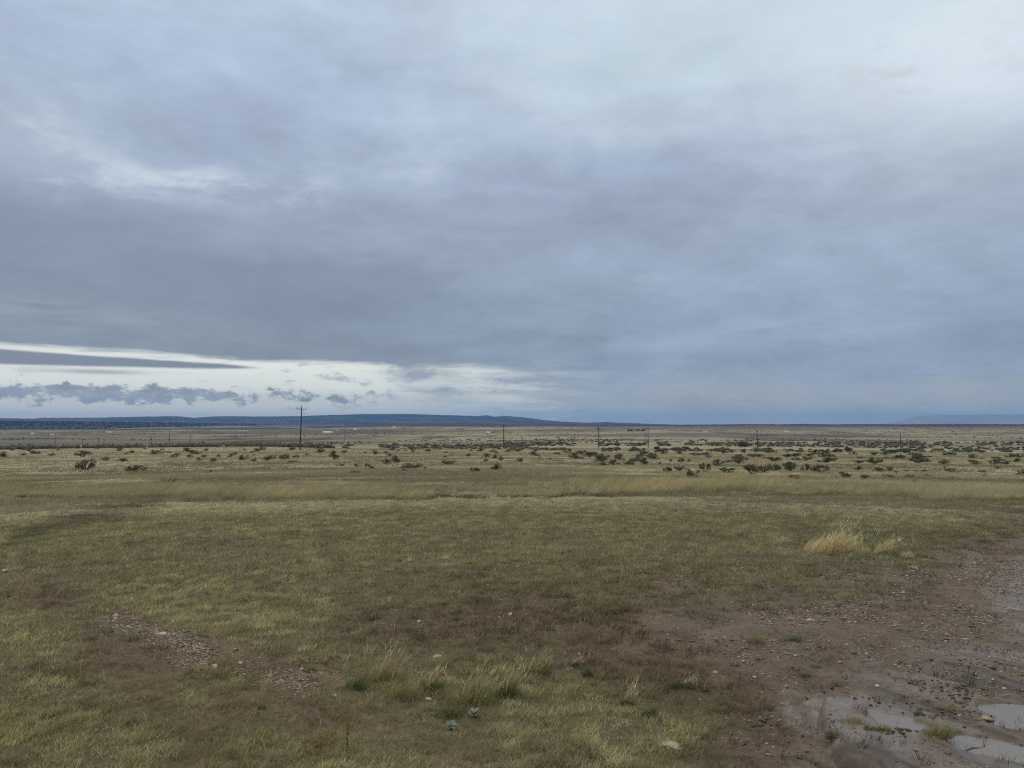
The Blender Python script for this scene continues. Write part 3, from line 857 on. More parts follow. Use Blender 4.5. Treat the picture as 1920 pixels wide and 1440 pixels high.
# ------------------------------------------------------------------ sagebrush
def brush_templates(col, seed, leaves=860, stem=(.10, .075, .055)):
    rg = np.random.default_rng(seed); rr = random.Random(seed)
    nC = rg.integers(9, 15)
    cen, vs, fs, cs, n = [], [], [], [], 0
    for i in range(nC):
        a = rr.uniform(0, 6.28); q = math.sqrt(rr.uniform(0, 1)) * .42
        cen.append((q * math.cos(a), q * math.sin(a), rr.uniform(.22, .62) * (1.15 - q)))
    per = leaves // nC
    for cx, cy, cz in cen:
        k = rr.uniform(.75, 1.3); rad = rr.uniform(.08, .17)
        for j in range(per):
            d = rg.normal(0, 1, 3); d /= np.linalg.norm(d); p = np.array((cx, cy, cz)) + d * rad * rr.uniform(.4, 1.05)
            p[2] = max(p[2], .02)
            ax = d * .6 + np.array((0, 0, .8)) + rg.normal(0, .35, 3); ax /= np.linalg.norm(ax)
            sd = np.cross(ax, rg.normal(0, 1, 3)); sd /= np.linalg.norm(sd) + 1e-9
            l, w = rr.uniform(.05, .12), rr.uniform(.018, .038)
            vs += [p - sd * w * .5, p + sd * w * .5, p + ax * l]; fs.append((n, n + 1, n + 2)); n += 3
            t = rr.uniform(.7, 1.3) * k
            cs += [np.array(col) * t] * 3
    me = np_mesh('brush_foliage', np.array(vs), np.array(fs), np.full(len(fs), 3), np.array(cs))
    me.materials.append(M_LEAF)
    mb = MB()
    for cx, cy, cz in cen:
        m = (cx * .35 + rr.uniform(-.04, .04), cy * .35 + rr.uniform(-.04, .04), cz * .45)
        mb.tube((rr.uniform(-.03, .03), rr.uniform(-.03, .03), -.04), m, .018, .012, 5, stem)
        mb.tube(m, (cx, cy, cz), .012, .006, 5, stem)
        for j in range(3):
            e = (cx + rr.uniform(-.14, .14), cy + rr.uniform(-.14, .14), cz + rr.uniform(.02, .16)); mb.tube(m, e, .007, .003, 4, stem)
    ms = mb.mesh('brush_stems'); ms.materials.append(M_WOOD)
    return me, ms
KIND = {'grey': ((.100, .104, .070), 'dark grey'), 'brown': ((.140, .116, .082), 'brownish'), 'green': ((.084, .106, .054), 'dark green'), 'pale': ((.140, .116, .080), 'pale brown')}
TEMPL = {k: [brush_templates(c[0], 500 + 31 * i + j) for j in range(4)] for i, (k, c) in enumerate(KIND.items())}
GROUP = 'sagebrush scattered over the dry meadow'
def brush(X, Y, wpx, hpx, kind, label, parts=True):
    x, y, z = ground_at(X, Y)
    s = y / F * (1.06 if X > 1060 else 1.05)
    w, h = wpx * s, hpx * s * .95
    f, st = random.choice(TEMPL[kind])
    rz = random.uniform(0, 6.28)
    S = (w / 1.0, w / 1.0, h / .72)
    if parts:
        e = empty('sagebrush', (x, y, z - .02), rz); e.scale = S
        obj('foliage', f, None, e); obj('stems', st, None, e)
    else:
        e = obj('sagebrush', f, None, None, (x, y, z - .02)); e.rotation_euler = (0, 0, rz); e.scale = S
    return tag(e, label, 'sagebrush', GROUP), (X, Y, wpx, kind)

NEAR = [  # X, Y base, width, height, kind, label
    (162, 881, 40, 21, 'grey', 'tallest dark sagebrush on the left meadow, front of a pair'),
    (156, 857, 30, 12, 'grey', 'dark rounded sagebrush directly behind the tallest left one'),
    (255, 884, 38, 13, 'grey', 'wide low sagebrush right of the tallest left one'),
    (228, 866, 22, 8, 'brown', 'low brownish sagebrush above and left of the wide low one'),
    (198, 864, 18, 7, 'brown', 'low brownish sagebrush right of the dark left pair'),
    (10, 857, 22, 8, 'brown', 'brownish sagebrush at the left edge of the photo'),
    (24, 845, 14, 5, 'brown', 'small brown sagebrush above the one at the left edge'),
    (56, 847, 16, 6, 'brown', 'small brown sagebrush, left one of two near the left edge'),
    (64, 851, 14, 5, 'brown', 'small brown sagebrush, right one of two near the left edge'),
    (96, 855, 14, 5, 'pale', 'pale small sagebrush left of the dark pair'),
    (245, 850, 14, 6, 'brown', 'small brown sagebrush far behind the wide low left one'),
    (224, 846, 13, 6, 'brown', 'little brown sagebrush beyond the dark left pair'),
    (355, 848, 30, 8, 'grey', 'dark sagebrush patch left of the tallest pole, long and low'),
    (372, 852, 16, 6, 'grey', 'small dark sagebrush right under the long low patch'),
    (295, 852, 26, 6, 'grey', 'flat dark sagebrush left of the long low patch'),
    (400, 866, 16, 7, 'brown', 'brown sagebrush alone in open grass left of the tallest pole'),
    (372, 864, 12, 6, 'brown', 'thin brown sagebrush left of the lone brown one'),
    (395, 886, 9, 5, 'brown', 'tiny dark sagebrush in open grass, nearest below the tallest pole'),
    (457, 864, 18, 12, 'grey', 'upright dark sagebrush just left of the tallest pole'),
    (476, 866, 14, 8, 'grey', 'small dark sagebrush touching the upright one left of the pole'),
    (498, 864, 20, 9, 'brown', 'brown sagebrush at the tallest pole, left front'),
    (511, 861, 14, 9, 'grey', 'dark round sagebrush in front of the tallest pole'),
    (534, 861, 22, 10, 'grey', 'dark wide sagebrush in front of the tallest pole'),
    (547, 867, 14, 4, 'pale', 'flat pale sagebrush below the tallest pole'),
    (600, 849, 16, 8, 'brown', 'brown sagebrush right behind the tallest pole'),
    (628, 862, 22, 16, 'grey', 'tall dark sagebrush right of the tallest pole'),
    (640, 874, 10, 5, 'pale', 'small pale sagebrush below the tall dark one'),
    (645, 850, 14, 6, 'brown', 'small brown sagebrush behind the tall dark one'),
    (665, 888, 22, 7, 'grey', 'low dark sagebrush nearest to the golden grass strip'),
    (668, 876, 12, 6, 'brown', 'small brown sagebrush above the low dark nearest one'),
    (688, 876, 12, 8, 'grey', 'small dark upright sagebrush left of the long dark clump'),
    (697, 880, 12, 7, 'brown', 'small brown sagebrush touching the dark upright one'),
    (724, 870, 20, 9, 'brown', 'brown rounded sagebrush left of the long dark clump'),
    (743, 868, 20, 13, 'grey', 'tall grey sagebrush rising behind the long dark clump'),
    (772, 879, 48, 11, 'grey', 'longest dark sagebrush clump in the middle of the meadow'),
    (797, 879, 10, 5, 'grey', 'tiny sagebrush at the right tip of the longest clump'),
    (757, 884, 14, 5, 'brown', 'small brown sagebrush in front of the longest clump'),
    (842, 872, 32, 10, 'grey', 'dark flat-topped sagebrush right of the longest clump'),
    (705, 852, 14, 7, 'brown', 'small brown sagebrush far behind the longest clump'),
    (730, 855, 12, 5, 'pale', 'pale sagebrush behind the tall grey one'),
    (890, 885, 24, 10, 'grey', 'dark sagebrush, left of two front ones before the second pole'),
    (929, 881, 24, 11, 'grey', 'dark sagebrush, right of two front ones before the second pole'),
    (878, 856, 12, 6, 'brown', 'small brown sagebrush left behind the front two'),
    (914, 858, 10, 6, 'grey', 'small dark round sagebrush behind the front two, left'),
    (926, 860, 16, 7, 'grey', 'wider dark sagebrush behind the front two, middle'),
    (939, 864, 12, 8, 'pale', 'pale upright sagebrush behind the front two, right'),
    (910, 866, 10, 6, 'pale', 'small pale sagebrush just above the front two'),
    (975, 866, 16, 7, 'brown', 'brown sagebrush just right of the second pole'),
    (1032, 862, 8, 4, 'grey', 'tiny dark sagebrush between the second and third pole'),
    (1080, 861, 18, 9, 'grey', 'dark sagebrush at the left of the brown thicket'),
    (1105, 857, 26, 11, 'brown', 'brown sagebrush, top of the brown thicket under the third pole'),
    (1128, 866, 34, 14, 'brown', 'largest brown sagebrush in the thicket under the third pole'),
    (1150, 872, 24, 10, 'brown', 'lower brown sagebrush at the right of the thicket'),
    (1132, 873, 18, 6, 'pale', 'pale low sagebrush in front of the brown thicket'),
    (1160, 862, 24, 8, 'pale', 'pale wide sagebrush right of the brown thicket'),
    (1180, 873, 24, 10, 'grey', 'dark spiky sagebrush right of the brown thicket'),
    (1210, 872, 24, 12, 'green', 'green sagebrush under the fourth pole'),
    (1237, 871, 6, 5, 'grey', 'tiny dark sagebrush right of the green one'),
    (1228, 862, 18, 8, 'brown', 'brown sagebrush behind the green one under the fourth pole'),
    (1277, 868, 14, 9, 'grey', 'dark round sagebrush in the right meadow, alone'),
    (1292, 866, 8, 6, 'grey', 'tiny sagebrush beside the dark round lone one'),
    (1256, 866, 8, 6, 'brown', 'tiny brown sagebrush left of the dark round lone one'),
    (1250, 886, 26, 10, 'green', 'low green sagebrush left of the nearest spiky one'),
    (1276, 884, 22, 12, 'pale', 'pale bushy sagebrush behind the nearest spiky one'),
    (1299, 897, 26, 19, 'grey', 'nearest tall spiky dark sagebrush right of middle'),
    (1322, 886, 22, 17, 'green', 'tall green sagebrush just right of the nearest spiky one'),
    (1346, 874, 26, 12, 'brown', 'brown sagebrush left of the big right-hand group'),
    (1362, 887, 32, 10, 'green', 'low green sagebrush at the left end of the big right-hand group'),
    (1385, 869, 40, 14, 'brown', 'wide brown sagebrush behind the big right-hand group'),
    (1408, 889, 42, 19, 'brown', 'big dark brown sagebrush, heart of the right-hand group'),
    (1432, 886, 30, 14, 'pale', 'pale sagebrush joining the two halves of the right-hand group'),
    (1452, 883, 30, 14, 'grey', 'grey sagebrush in the middle of the right-hand group'),
    (1484, 885, 36, 18, 'green', 'biggest green sagebrush of the right-hand group'),
    (1512, 884, 22, 13, 'green', 'green sagebrush second from the right end of the group'),
    (1540, 887, 34, 14, 'green', 'green sagebrush at the right end of the right-hand group'),
    (1488, 899, 30, 10, 'brown', 'brown double sagebrush closest to the golden strip'),
    (1584, 896, 28, 13, 'grey', 'dark dome-shaped sagebrush right of the right-hand group'),
    (1450, 865, 40, 9, 'brown', 'long brown sagebrush row far behind the green group'),
    (1546, 868, 40, 10, 'grey', 'wide dark sagebrush behind the right end of the group'),
    (1640, 871, 28, 13, 'green', 'tall green sagebrush left of the last pole, midfield'),
    (1610, 869, 24, 7, 'brown', 'brown low sagebrush left of the tall green midfield one'),
    (1645, 885, 26, 9, 'brown', 'brown thin sagebrush below the tall green midfield one'),
    (1608, 882, 18, 8, 'grey', 'small dark sagebrush above the dome-shaped one'),
    (1626, 898, 26, 8, 'brown', 'low brown sagebrush just right of the dome-shaped one'),
    (1666, 896, 26, 7, 'grey', 'low dark sagebrush, second right of the dome-shaped one'),
    (1705, 896, 18, 7, 'grey', 'small rounded grey sagebrush below the last pole'),
    (1668, 884, 20, 8, 'brown', 'brown sagebrush below the last pole, left'),
    (1718, 904, 12, 5, 'grey', 'tiny dark sagebrush nearest the golden strip at right'),
    (1740, 893, 12, 5, 'pale', 'pale little sagebrush right of the rounded grey one'),
    (1722, 869, 36, 10, 'green', 'green wide sagebrush under the last pole'),
    (1770, 871, 18, 9, 'green', 'green sagebrush right of the last pole'),
    (1784, 886, 26, 8, 'grey', 'dark flat sagebrush alone in the right meadow'),
    (1733, 885, 14, 5, 'brown', 'small brown sagebrush left of the dark flat lone one'),
    (1784, 898, 12, 4, 'green', 'tiny green sagebrush below the dark flat lone one'),
    (1846, 893, 10, 4, 'grey', 'tiny sagebrush in open grass, far right meadow'),
    (1865, 871, 24, 9, 'brown', 'brown sagebrush, left of two toward the right edge'),
    (1886, 871, 22, 8, 'grey', 'dark sagebrush, right of two toward the right edge'),
    (1830, 872, 20, 7, 'brown', 'brown low sagebrush left of the two toward the right edge'),
    (1916, 893, 18, 14, 'grey', 'dark sagebrush cut off by the right edge of the photo'),
]
for X, Y, w, h, k, label in NEAR:
    brush(X, Y, w, h * 1.12, k, label)

# the smaller ones, described by size, colour, row and the pole they stand beside
MARK = [(-80, 'toward the left edge'), (200, 'left, beyond the dark pair'), (400, 'left of the tallest pole'), (562, 'right of the tallest pole'), (760, 'midway between first two poles'),
        (944, 'right of the second pole'), (1122, 'right of the third pole'), (1215, 'right of the fourth pole'), (1330, 'left of the fifth pole'), (1420, 'right of the fifth pole'), (1560, 'left of the last pole'), (1688, 'right of the last pole'), (1800, 'near the right edge')]
small = []
def fill(n, X0, X1, Y0, Y1, w0, w1, kinds):
    for i in range(n):
        small.append((random.uniform(X0, X1), Y0 + (Y1 - Y0) * random.random() ** 1.2, random.uniform(w0, w1), random.choice(kinds)))
fill(16, -10, 300, 842, 856, 6, 13, ['brown', 'pale', 'brown'])
fill(24, 280, 560, 843, 860, 8, 18, ['grey', 'brown', 'grey'])
fill(16, 570, 900, 844, 858, 7, 15, ['brown', 'grey', 'pale'])
fill(22, 880, 1100, 846, 860, 8, 18, ['brown', 'grey', 'brown'])
fill(20, 1080, 1240, 848, 868, 10, 20, ['brown', 'brown', 'pale'])
fill(16, 1200, 1420, 846, 852, 11, 20, ['green', 'grey', 'brown'])
fill(16, 1300, 1560, 854, 868, 12, 24, ['brown', 'grey', 'pale'])
fill(24, 1440, 1930, 847, 857, 12, 24, ['green', 'green', 'grey'])
fill(24, 1560, 1930, 858, 868, 10, 22, ['brown', 'pale', 'green', 'grey'])
fill(10, 1640, 1930, 878, 896, 8, 15, ['pale', 'brown'])
keyed = {}
for X, Y, w, k in small:
    zone = [t for a, t in MARK if X >= a][-1]
    row = 'back row' if Y < 850 else ('middle row' if Y < 862 else 'front row')
    size = 'small' if w < 11 else ('middling' if w < 19 else 'broad')
    keyed.setdefault((size, KIND[k][1], row, zone), []).append((X, Y, w, k))
ORD = ['first', 'second', 'third', 'fourth', 'fifth', 'sixth', 'seventh', 'eighth', 'ninth', 'tenth']
for (size, cname, row, zone), lst in keyed.items():
    lst.sort()
    for i, (X, Y, w, k) in enumerate(lst):
        lab = f'{size} {cname} sagebrush, {row}, {zone}' if len(lst) == 1 else f'{size} {cname} sagebrush, {ORD[i % 10]} from left, {row}, {zone}'
        brush(X, Y, w, w * random.uniform(.3, .46), k, lab, parts=True)

# far scrub too many and too small to tell apart
def scrub():
    base = []
    for i in range(6):
        rg = np.random.default_rng(900 + i)
        v = ICO1[0] * (1 + rg.normal(0, .25, (len(ICO1[0]), 1))); v[:, 2] = np.maximum(v[:, 2] * .8 + .45, -.05)
        base.append(v)
    V, Fc, C, n = [], [], [], 0
    def put(x, y, z, w, h, col):
        nonlocal n
        v = random.choice(base); a = random.uniform(0, 6.28)
        q = np.stack([(v[:, 0] * math.cos(a) - v[:, 1] * math.sin(a)) * w * .5 + x, (v[:, 0] * math.sin(a) + v[:, 1] * math.cos(a)) * w * .5 + y, v[:, 2] * h * .72 + z], 1)
        V.append(q); Fc.append(ICO1[1] + n); C.append(np.array(col)[None] * rng.uniform(.7, 1.3, (len(v), 1))); n += len(v)
    pal = [(.086, .084, .060), (.115, .090, .068), (.070, .084, .048), (.135, .110, .080)]
    def band(k, X0, X1, Y0, Y1, w0, w1, dens=None, kinds=(0, 1, 2, 3), rmin=150):
        for i in range(int(k * .78)):
            X = random.uniform(X0, X1)
            if vnoise(np.array([X / 26]), np.array([Y0 / 3]), 79)[0] < .3: continue
            if dens and random.random() > dens(X): continue
            Y = random.uniform(Y0, Y1)
            x, y, z = ground_at(X, Y, rmin)
            if math.hypot(x, y) > 9000: continue
            w = random.uniform(w0, w1) * y / F
            put(x, y, z - .1, w, w * random.uniform(.35, .6), pal[random.choice(kinds)])
    band(700, 590, 1010, 834.5, 842, 4, 10, lambda X: .35 + .65 * min(1, (X - 590) / 250))
    band(420, 940, 1260, 831, 836.5, 4, 9, lambda X: .8)
    band(260, 1240, 1470, 830, 835, 3, 7)
    band(110, 955, 1070, 842, 844, 5, 11)
    band(230, 1130, 1440, 842.5, 847, 6, 14, None, (0, 1, 0, 2))
    band(620, 1430, 1940, 829, 836, 3, 8, lambda X: .5 + .5 * min(1, (X - 1430) / 300))
    band(240, 960, 1440, 824, 831, 2.5, 6)
    band(180, 1440, 1940, 843, 848, 6, 13, None, (2, 2, 0))
    band(200, 560, 960, 829, 834, 2, 5)
    # brush along the rim of the left bench
    for i in range(420):
        az = math.radians(random.uniform(-36, -13)); r = random.uniform(276, 300)
        x, y = r * math.sin(az), r * math.cos(az); z = float(terrain(np.array([x]), np.array([y]))[0])
        put(x, y, z - .1, random.uniform(1.0, 2.2), random.uniform(.9, 1.5) + (r - 276) * .055, pal[random.choice((0, 1, 1))])
    # loose scrub across the basin
    for i in range(5200):
        az = math.radians(random.uniform(-36, 36)); r = math.exp(random.uniform(math.log(700), math.log(9800)))
        x, y = r * math.sin(az), r * math.cos(az)
        if vnoise(np.array([x / 380]), np.array([y / 380]), 77)[0] < .45: continue
        z = float(terrain(np.array([x]), np.array([y]))[0])
        w = random.uniform(1.5, 3.5) * (1 + r / 3500)
        put(x, y, z - .1, w, w * .5, pal[random.randrange(4)])
    f = np.concatenate(Fc)
    tag(obj('distant_scrub', np_mesh('distant_scrub', np.concatenate(V), f, np.full(len(f), 3), np.concatenate(C)), M_LEAF), kind='stuff')
scrub()

# ------------------------------------------------------------------ utility poles
WOOD = (.060, .048, .038)
def utility_pole(X, Ytop, r, label, near=False, arm=True, lean=0.0, thick=.17, armw=2.4, Xb=None):
    u, fy, fz = ray(X, Ytop); l = math.hypot(u, fy)
    x, y = r * u / l, r * fy / l
    z = float(terrain(np.array([x]), np.array([y]))[0])
    H = EYE + fz / l * r - z
    e = empty('utility_pole', (x, y, z), math.radians(6)); e.rotation_euler = (0, lean, math.radians(6))
    tag(e, label, 'utility pole', 'utility poles crossing the plain')
    mb = MB(); k = 6
    for i in range(k):
        mb.tube((0, 0, -1 if i == 0 else H * i / k), (0, 0, H * (i + 1) / k), thick * (1 - .07 * i), thick * (1 - .07 * (i + 1)), 12, WOOD, cap=i in (0, k - 1))
    sh = obj('pole', mb.mesh('pole_shaft'), M_WOOD, e)
    if arm:
        za = H - (.75 if near else .9)
        mb = MB(); mb.box((0, -.19 if near else -.2, za), (armw, .12 if near else .2, .14 if near else .22), WOOD)
        a = obj('crossarm', mb.mesh('crossarm'), M_WOOD, e)
        if near:
            for sx in (-1, 1):
                mb = MB(); mb.tube((sx * .55, -.15, za - .02), (0, -.13, za - .62), .022, .022, 6, (.10, .10, .10)); obj('brace', mb.mesh('brace'), M_WOOD, e)
            for px_, pz in ((-armw / 2 + .1, za + .07), (armw / 2 - .1, za + .07), (0, H)):
                mb = MB(); py_ = -.19 if px_ else 0
                mb.tube((px_, py_, pz), (px_, py_, pz + .18), .018, .018, 6, (.1, .1, .1))
                for zz, r0, r1 in ((.15, .05, .075), (.20, .075, .075), (.24, .075, .05), (.30, .05, .035)):
                    mb.tube((px_, py_, pz + zz), (px_, py_, pz + zz + .06), r0, r1, 10, (.10, .09, .085))
                obj('insulator', mb.mesh('insulator'), M_PAINT, e)
        else:
            for px_, pz in ((-armw / 2 + .1, za + .1), (armw / 2 - .1, za + .1), (0, H)):
                mb = MB(); mb.tube((px_, -.2 if px_ else 0, pz), (px_, -.2 if px_ else 0, pz + .35), .06, .05, 6, (.09, .08, .08))
                obj('insulator', mb.mesh('insulator'), M_PAINT, e)
    return e
utility_pole(563.5, 761.5, 205, 'tallest nearest wooden utility pole with crossarm and three insulators, rising above the hills', True, lean=.028, armw=2.75, thick=.19)
utility_pole(944.5, 795.5, 337, 'wooden utility pole with dark crossarm below the end of the blue mesa', armw=3.3, thick=.24)
utility_pole(1122.5, 800, 372, 'wooden utility pole with short crossarm right of the mesa end', armw=2.4, thick=.24)
utility_pole(1215, 800.5, 398, 'plain wooden pole beside the dark grove', armw=1.2, thick=.24)
utility_pole(1420, 806, 470, 'thicker pole, taller of the pair beside the round green tree', armw=1.6, thick=.3, lean=-.03)
utility_pole(1412, 816, 480, 'thin shorter pole, left of the pair beside the round green tree', arm=False, thick=.14)
utility_pole(1688, 811, 548, 'wooden utility pole standing alone in the right third of the plain', armw=2.2, thick=.26)
utility_pole(104, 820, 700, 'faint far pole, leftmost on the plain behind the left bench', thick=.2)
utility_pole(155, 822, 720, 'faint far pole behind the left bench, second from left', thick=.2)
utility_pole(184.5, 820.5, 640, 'dark far pole above the dark sagebrush pair', thick=.26)
utility_pole(283.5, 818, 690, 'far pole behind the rim of the left bench, fourth from left', thick=.26)
utility_pole(318.5, 805, 1150, 'tall far pole well back on the plain, higher than its neighbours', thick=.45, armw=4)
utility_pole(357.5, 815.5, 690, 'far pole behind the rim with dark crossarm, right of the tall far one', thick=.26, armw=3)
utility_pole(444, 819, 900, 'short faint far pole left of the tallest pole, on the plain', thick=.2)
utility_pole(491.5, 804.5, 1200, 'faint tall far pole just left of the tallest pole', thick=.35, armw=4)
utility_pole(1209.5, 802, 900, 'faint far pole next to the plain pole by the grove', thick=.22)
utility_pole(646, 806, 1400, 'faint far pole between the white sheds right of the tallest pole', thick=.3, armw=3)

# radio mast on its butte
u = (1592 - 960) / F
mx, my = .4389 * 9700, 9700.0
mz = float(terrain(np.array([mx]), np.array([my]))[0])
e = empty('radio_mast', (mx, my, mz)); tag(e, 'hair-thin radio mast on a small butte at the right horizon', 'radio mast')
mb = MB()
for k in range(3):
    a = 2.09 * k; mb.tube((math.cos(a) * .7, math.sin(a) * .7, -2), (math.cos(a) * .6, math.sin(a) * .6, 112), .14, .14, 5, (.2, .2, .2))
for j in range(37):
    for k in range(3):
        a, b = 2.09 * k, 2.09 * (k + 1); mb.tube((math.cos(a) * .66, math.sin(a) * .66, j * 3), (math.cos(b) * .66, math.sin(b) * .66, j * 3 + 3), .06, .06, 4, (.2, .2, .2), False)
obj('mast', mb.mesh('mast'), M_PAINT, e)
mb = MB(); mb.tube((0, 0, 111), (0, 0, 121), .25, .15, 6, (.2, .2, .2)); obj('antenna', mb.mesh('antenna'), M_PAINT, e)

# ------------------------------------------------------------------ far buildings
WHITE, CREAM, GREY, TAN = (.80, .80, .78), (.55, .52, .47), (.30, .31, .32), (.34, .29, .24)
def building(X, Y, wpx, hpx, wall, roof, label, name='shed', roofshare=.38):
    x, y, z = ground_at(X, Y, 600)
    s = y / F; w, h = wpx * s, hpx * s; d = min(w * .7, 16)
    e = empty(name, (x, y, z)); tag(e, label, 'building', 'buildings far out on the plain')
    hw = h * (1 - roofshare)
    mb = MB(); mb.box((0, 0, hw / 2 - 1), (w, d, hw + 2), wall)
    obj('wall', mb.mesh('wall'), M_PAINT, e)
    mb = MB(); ow, od = w / 2 + .4, d / 2 + .5
    v = [(-ow, -od, hw - .1), (ow, -od, hw - .1), (ow, 0, h), (-ow, 0, h), (-ow, od, hw - .1), (ow, od, hw - .1)]
    mb.add(v, [[0, 1, 2, 3], [3, 2, 5, 4], [0, 3, 4], [1, 5, 2], [0, 4, 5, 1]], roof)
    obj('roof', mb.mesh('roof'), M_PAINT, e)
building(614, 812.5, 17, 3.6, WHITE, WHITE, 'long bright white shed right of the tallest pole', 'long_shed')
building(632, 808, 5, 3, CREAM, GREY, 'small grey-white building behind the right end of the long white shed')
building(666, 806.5, 5, 3, WHITE, WHITE, 'small white building alone midway between the first two poles', 'farm_house')
building(641, 798.5, 4, 2.4, CREAM, GREY, 'tiny pale building at the foot of the blue mesa')
building(696, 805, 3, 2.6, CREAM, GREY, 'tiny pale house in dark trees, left of two', 'farm_house')
building(701, 805, 3, 2.6, CREAM, GREY, 'tiny pale house in dark trees, right of two', 'farm_house')
building(723, 805, 4, 2.4, CREAM, GREY, 'small pale building right of the two houses in trees')
building(739, 802, 6, 2.2, WHITE, WHITE, 'low white building close under the mesa, near the dark wood strip')
building(915.5, 812, 7, 2.6, WHITE, WHITE, 'low white trailer in front of the grey house by the second pole', 'trailer')
building(924, 811, 9, 5.2, GREY, GREY, 'grey gabled house just left of the second pole', 'farm_house')
building(61, 814, 5, 2.4, WHITE, WHITE, 'white building at far left, under the dark forest')
building(98, 816, 6, 2, WHITE, CREAM, 'low white building beside the leftmost far pole, left of two')
building(108, 816, 4, 2, CREAM, GREY, 'low cream building beside the leftmost far pole, right of two')
building(130, 817, 5, 1.8, CREAM, TAN, 'flat cream building between the leftmost two far poles')
building(150, 815.5, 4, 2, CREAM, GREY, 'tiny cream building above the second far pole')
building(176, 811.5, 6, 1.8, CREAM, GREY, 'low pale building left of the long cream barn')
building(204, 811.5, 10, 2, CREAM, WHITE, 'long cream barn at left, below the dark forest', 'barn')
building(9, 815, 6, 2.2, CREAM, GREY, 'pale building at the left edge, first of a small cluster')
building(20, 817, 4, 2, CREAM, GREY, 'tiny pale building at the left edge, second of a small cluster')
building(48, 818.5, 4, 1.8, CREAM, GREY, 'tiny pale shed below the white building at far left')
building(450, 808.5, 4, 2, WHITE, CREAM, 'tiny white building left of the tallest pole, first of three')
building(457, 808.5, 4, 2, WHITE, CREAM, 'tiny white building left of the tallest pole, middle of three')
building(464, 808.5, 3, 2, WHITE, CREAM, 'tiny white building left of the tallest pole, last of three')
building(377, 807, 3, 2, CREAM, GREY, 'tiny pale building further left than the three white ones')
building(1323, 810, 9, 1.6, WHITE, CREAM, 'flat white building on the plain right of the grove')
building(1475, 810, 8, 1.8, WHITE, WHITE, 'bright white building on the plain right of the fifth pole')

# ------------------------------------------------------------------ trees
def tree(X, Y, wpx, hpx, col, label, name='juniper_tree', n=900, rmin=200):
    x, y, z = ground_at(X, Y, rmin); s = y / F; w, h = wpx * s, hpx * s
    e = empty(name, (x, y, z)); tag(e, label, 'tree')
    rg = np.random.default_rng(int(X)); vs, fs, cs, m = [], [], [], 0
    cen = [(rg.normal(0, .26) * w, rg.normal(0, .2) * w, h * rg.uniform(.28, .86)) for i in range(15)]
    for c in cen:
        k = rg.uniform(.7, 1.25); rad = .2 * min(w, h) * rg.uniform(.7, 1.2)
        for j in range(n // 15):
            d = rg.normal(0, 1, 3); d /= np.linalg.norm(d); p = np.array(c) + d * rad * rg.uniform(.5, 1.1)
            a, b = rg.normal(0, 1, 3), rg.normal(0, 1, 3); l = h * .055
            vs += [p, p + a * l, p + b * l]; fs.append((m, m + 1, m + 2)); m += 3; cs += [np.array(col) * k * rg.uniform(.75, 1.25)] * 3
    mb = MB()
    mb.tube((0, 0, -.3), (.03 * w, 0, h * .35), .035 * w, .025 * w, 8, (.09, .07, .055))
    for c in cen: mb.tube((.03 * w, 0, h * .28), c, .018 * w, .006 * w, 5, (.09, .07, .055))
    obj('trunk', mb.mesh('trunk'), M_WOOD, e)
    obj('crown', np_mesh('crown', np.array(vs), np.array(fs), np.full(len(fs), 3), np.array(cs)), M_LEAF, e)
tree(1388, 839, 18, 15, (.075, .085, .062), 'dark round tree beside the pair of poles', n=800)
tree(1397, 839, 12, 9, (.055, .072, .045), 'smaller grey-green tree leaning against the dark round one', 'shrubby_tree')
tree(701.5, 819, 4, 4, (.03, .03, .025), 'lone dark dot of a tree on the plain below the two pale houses', n=300, rmin=700)
tree(402, 819, 5, 3.4, (.04, .04, .03), 'lone dark bush-like tree on the plain, left of the tallest pole', n=300, rmin=700)
tree(380, 831.5, 14, 4.5, (.06, .072, .05), 'wide grey-green tree just over the rim of the left bench', 'shrubby_tree', n=400, rmin=420)

def woods(name, items, col):
    V, Fc, C, n = [], [], [], 0
    for x, y, z, w, h in items:
        v = ICO1[0] * (1 + rng.normal(0, .22, (len(ICO1[0]), 1)))
        v = np.stack([v[:, 0] * w * .5 + x, v[:, 1] * w * .5 + y, (v[:, 2] * .5 + .45) * h + z], 1)
        V.append(v); Fc.append(ICO1[1] + n); n += len(v); C.append(np.array(col)[None] * rng.uniform(.65, 1.35, (len(v), 1)))
    f = np.concatenate(Fc)
    tag(obj(name, np_mesh(name, np.concatenate(V), f, np.full(len(f), 3), np.concatenate(C)), M_LEAF), kind='stuff')
it = []
for i in range(46):
    X = 1176 + 36 * random.random(); x, y, z = ground_at(X, 808.3 + random.uniform(-.6, .6), 1500)
    it.append((x, y, z, random.uniform(5, 12), random.choice((4, 7, 10, 14, 18)) * random.uniform(.7, 1.1)))
woods('distant_grove', it, (.13, .12, .115))

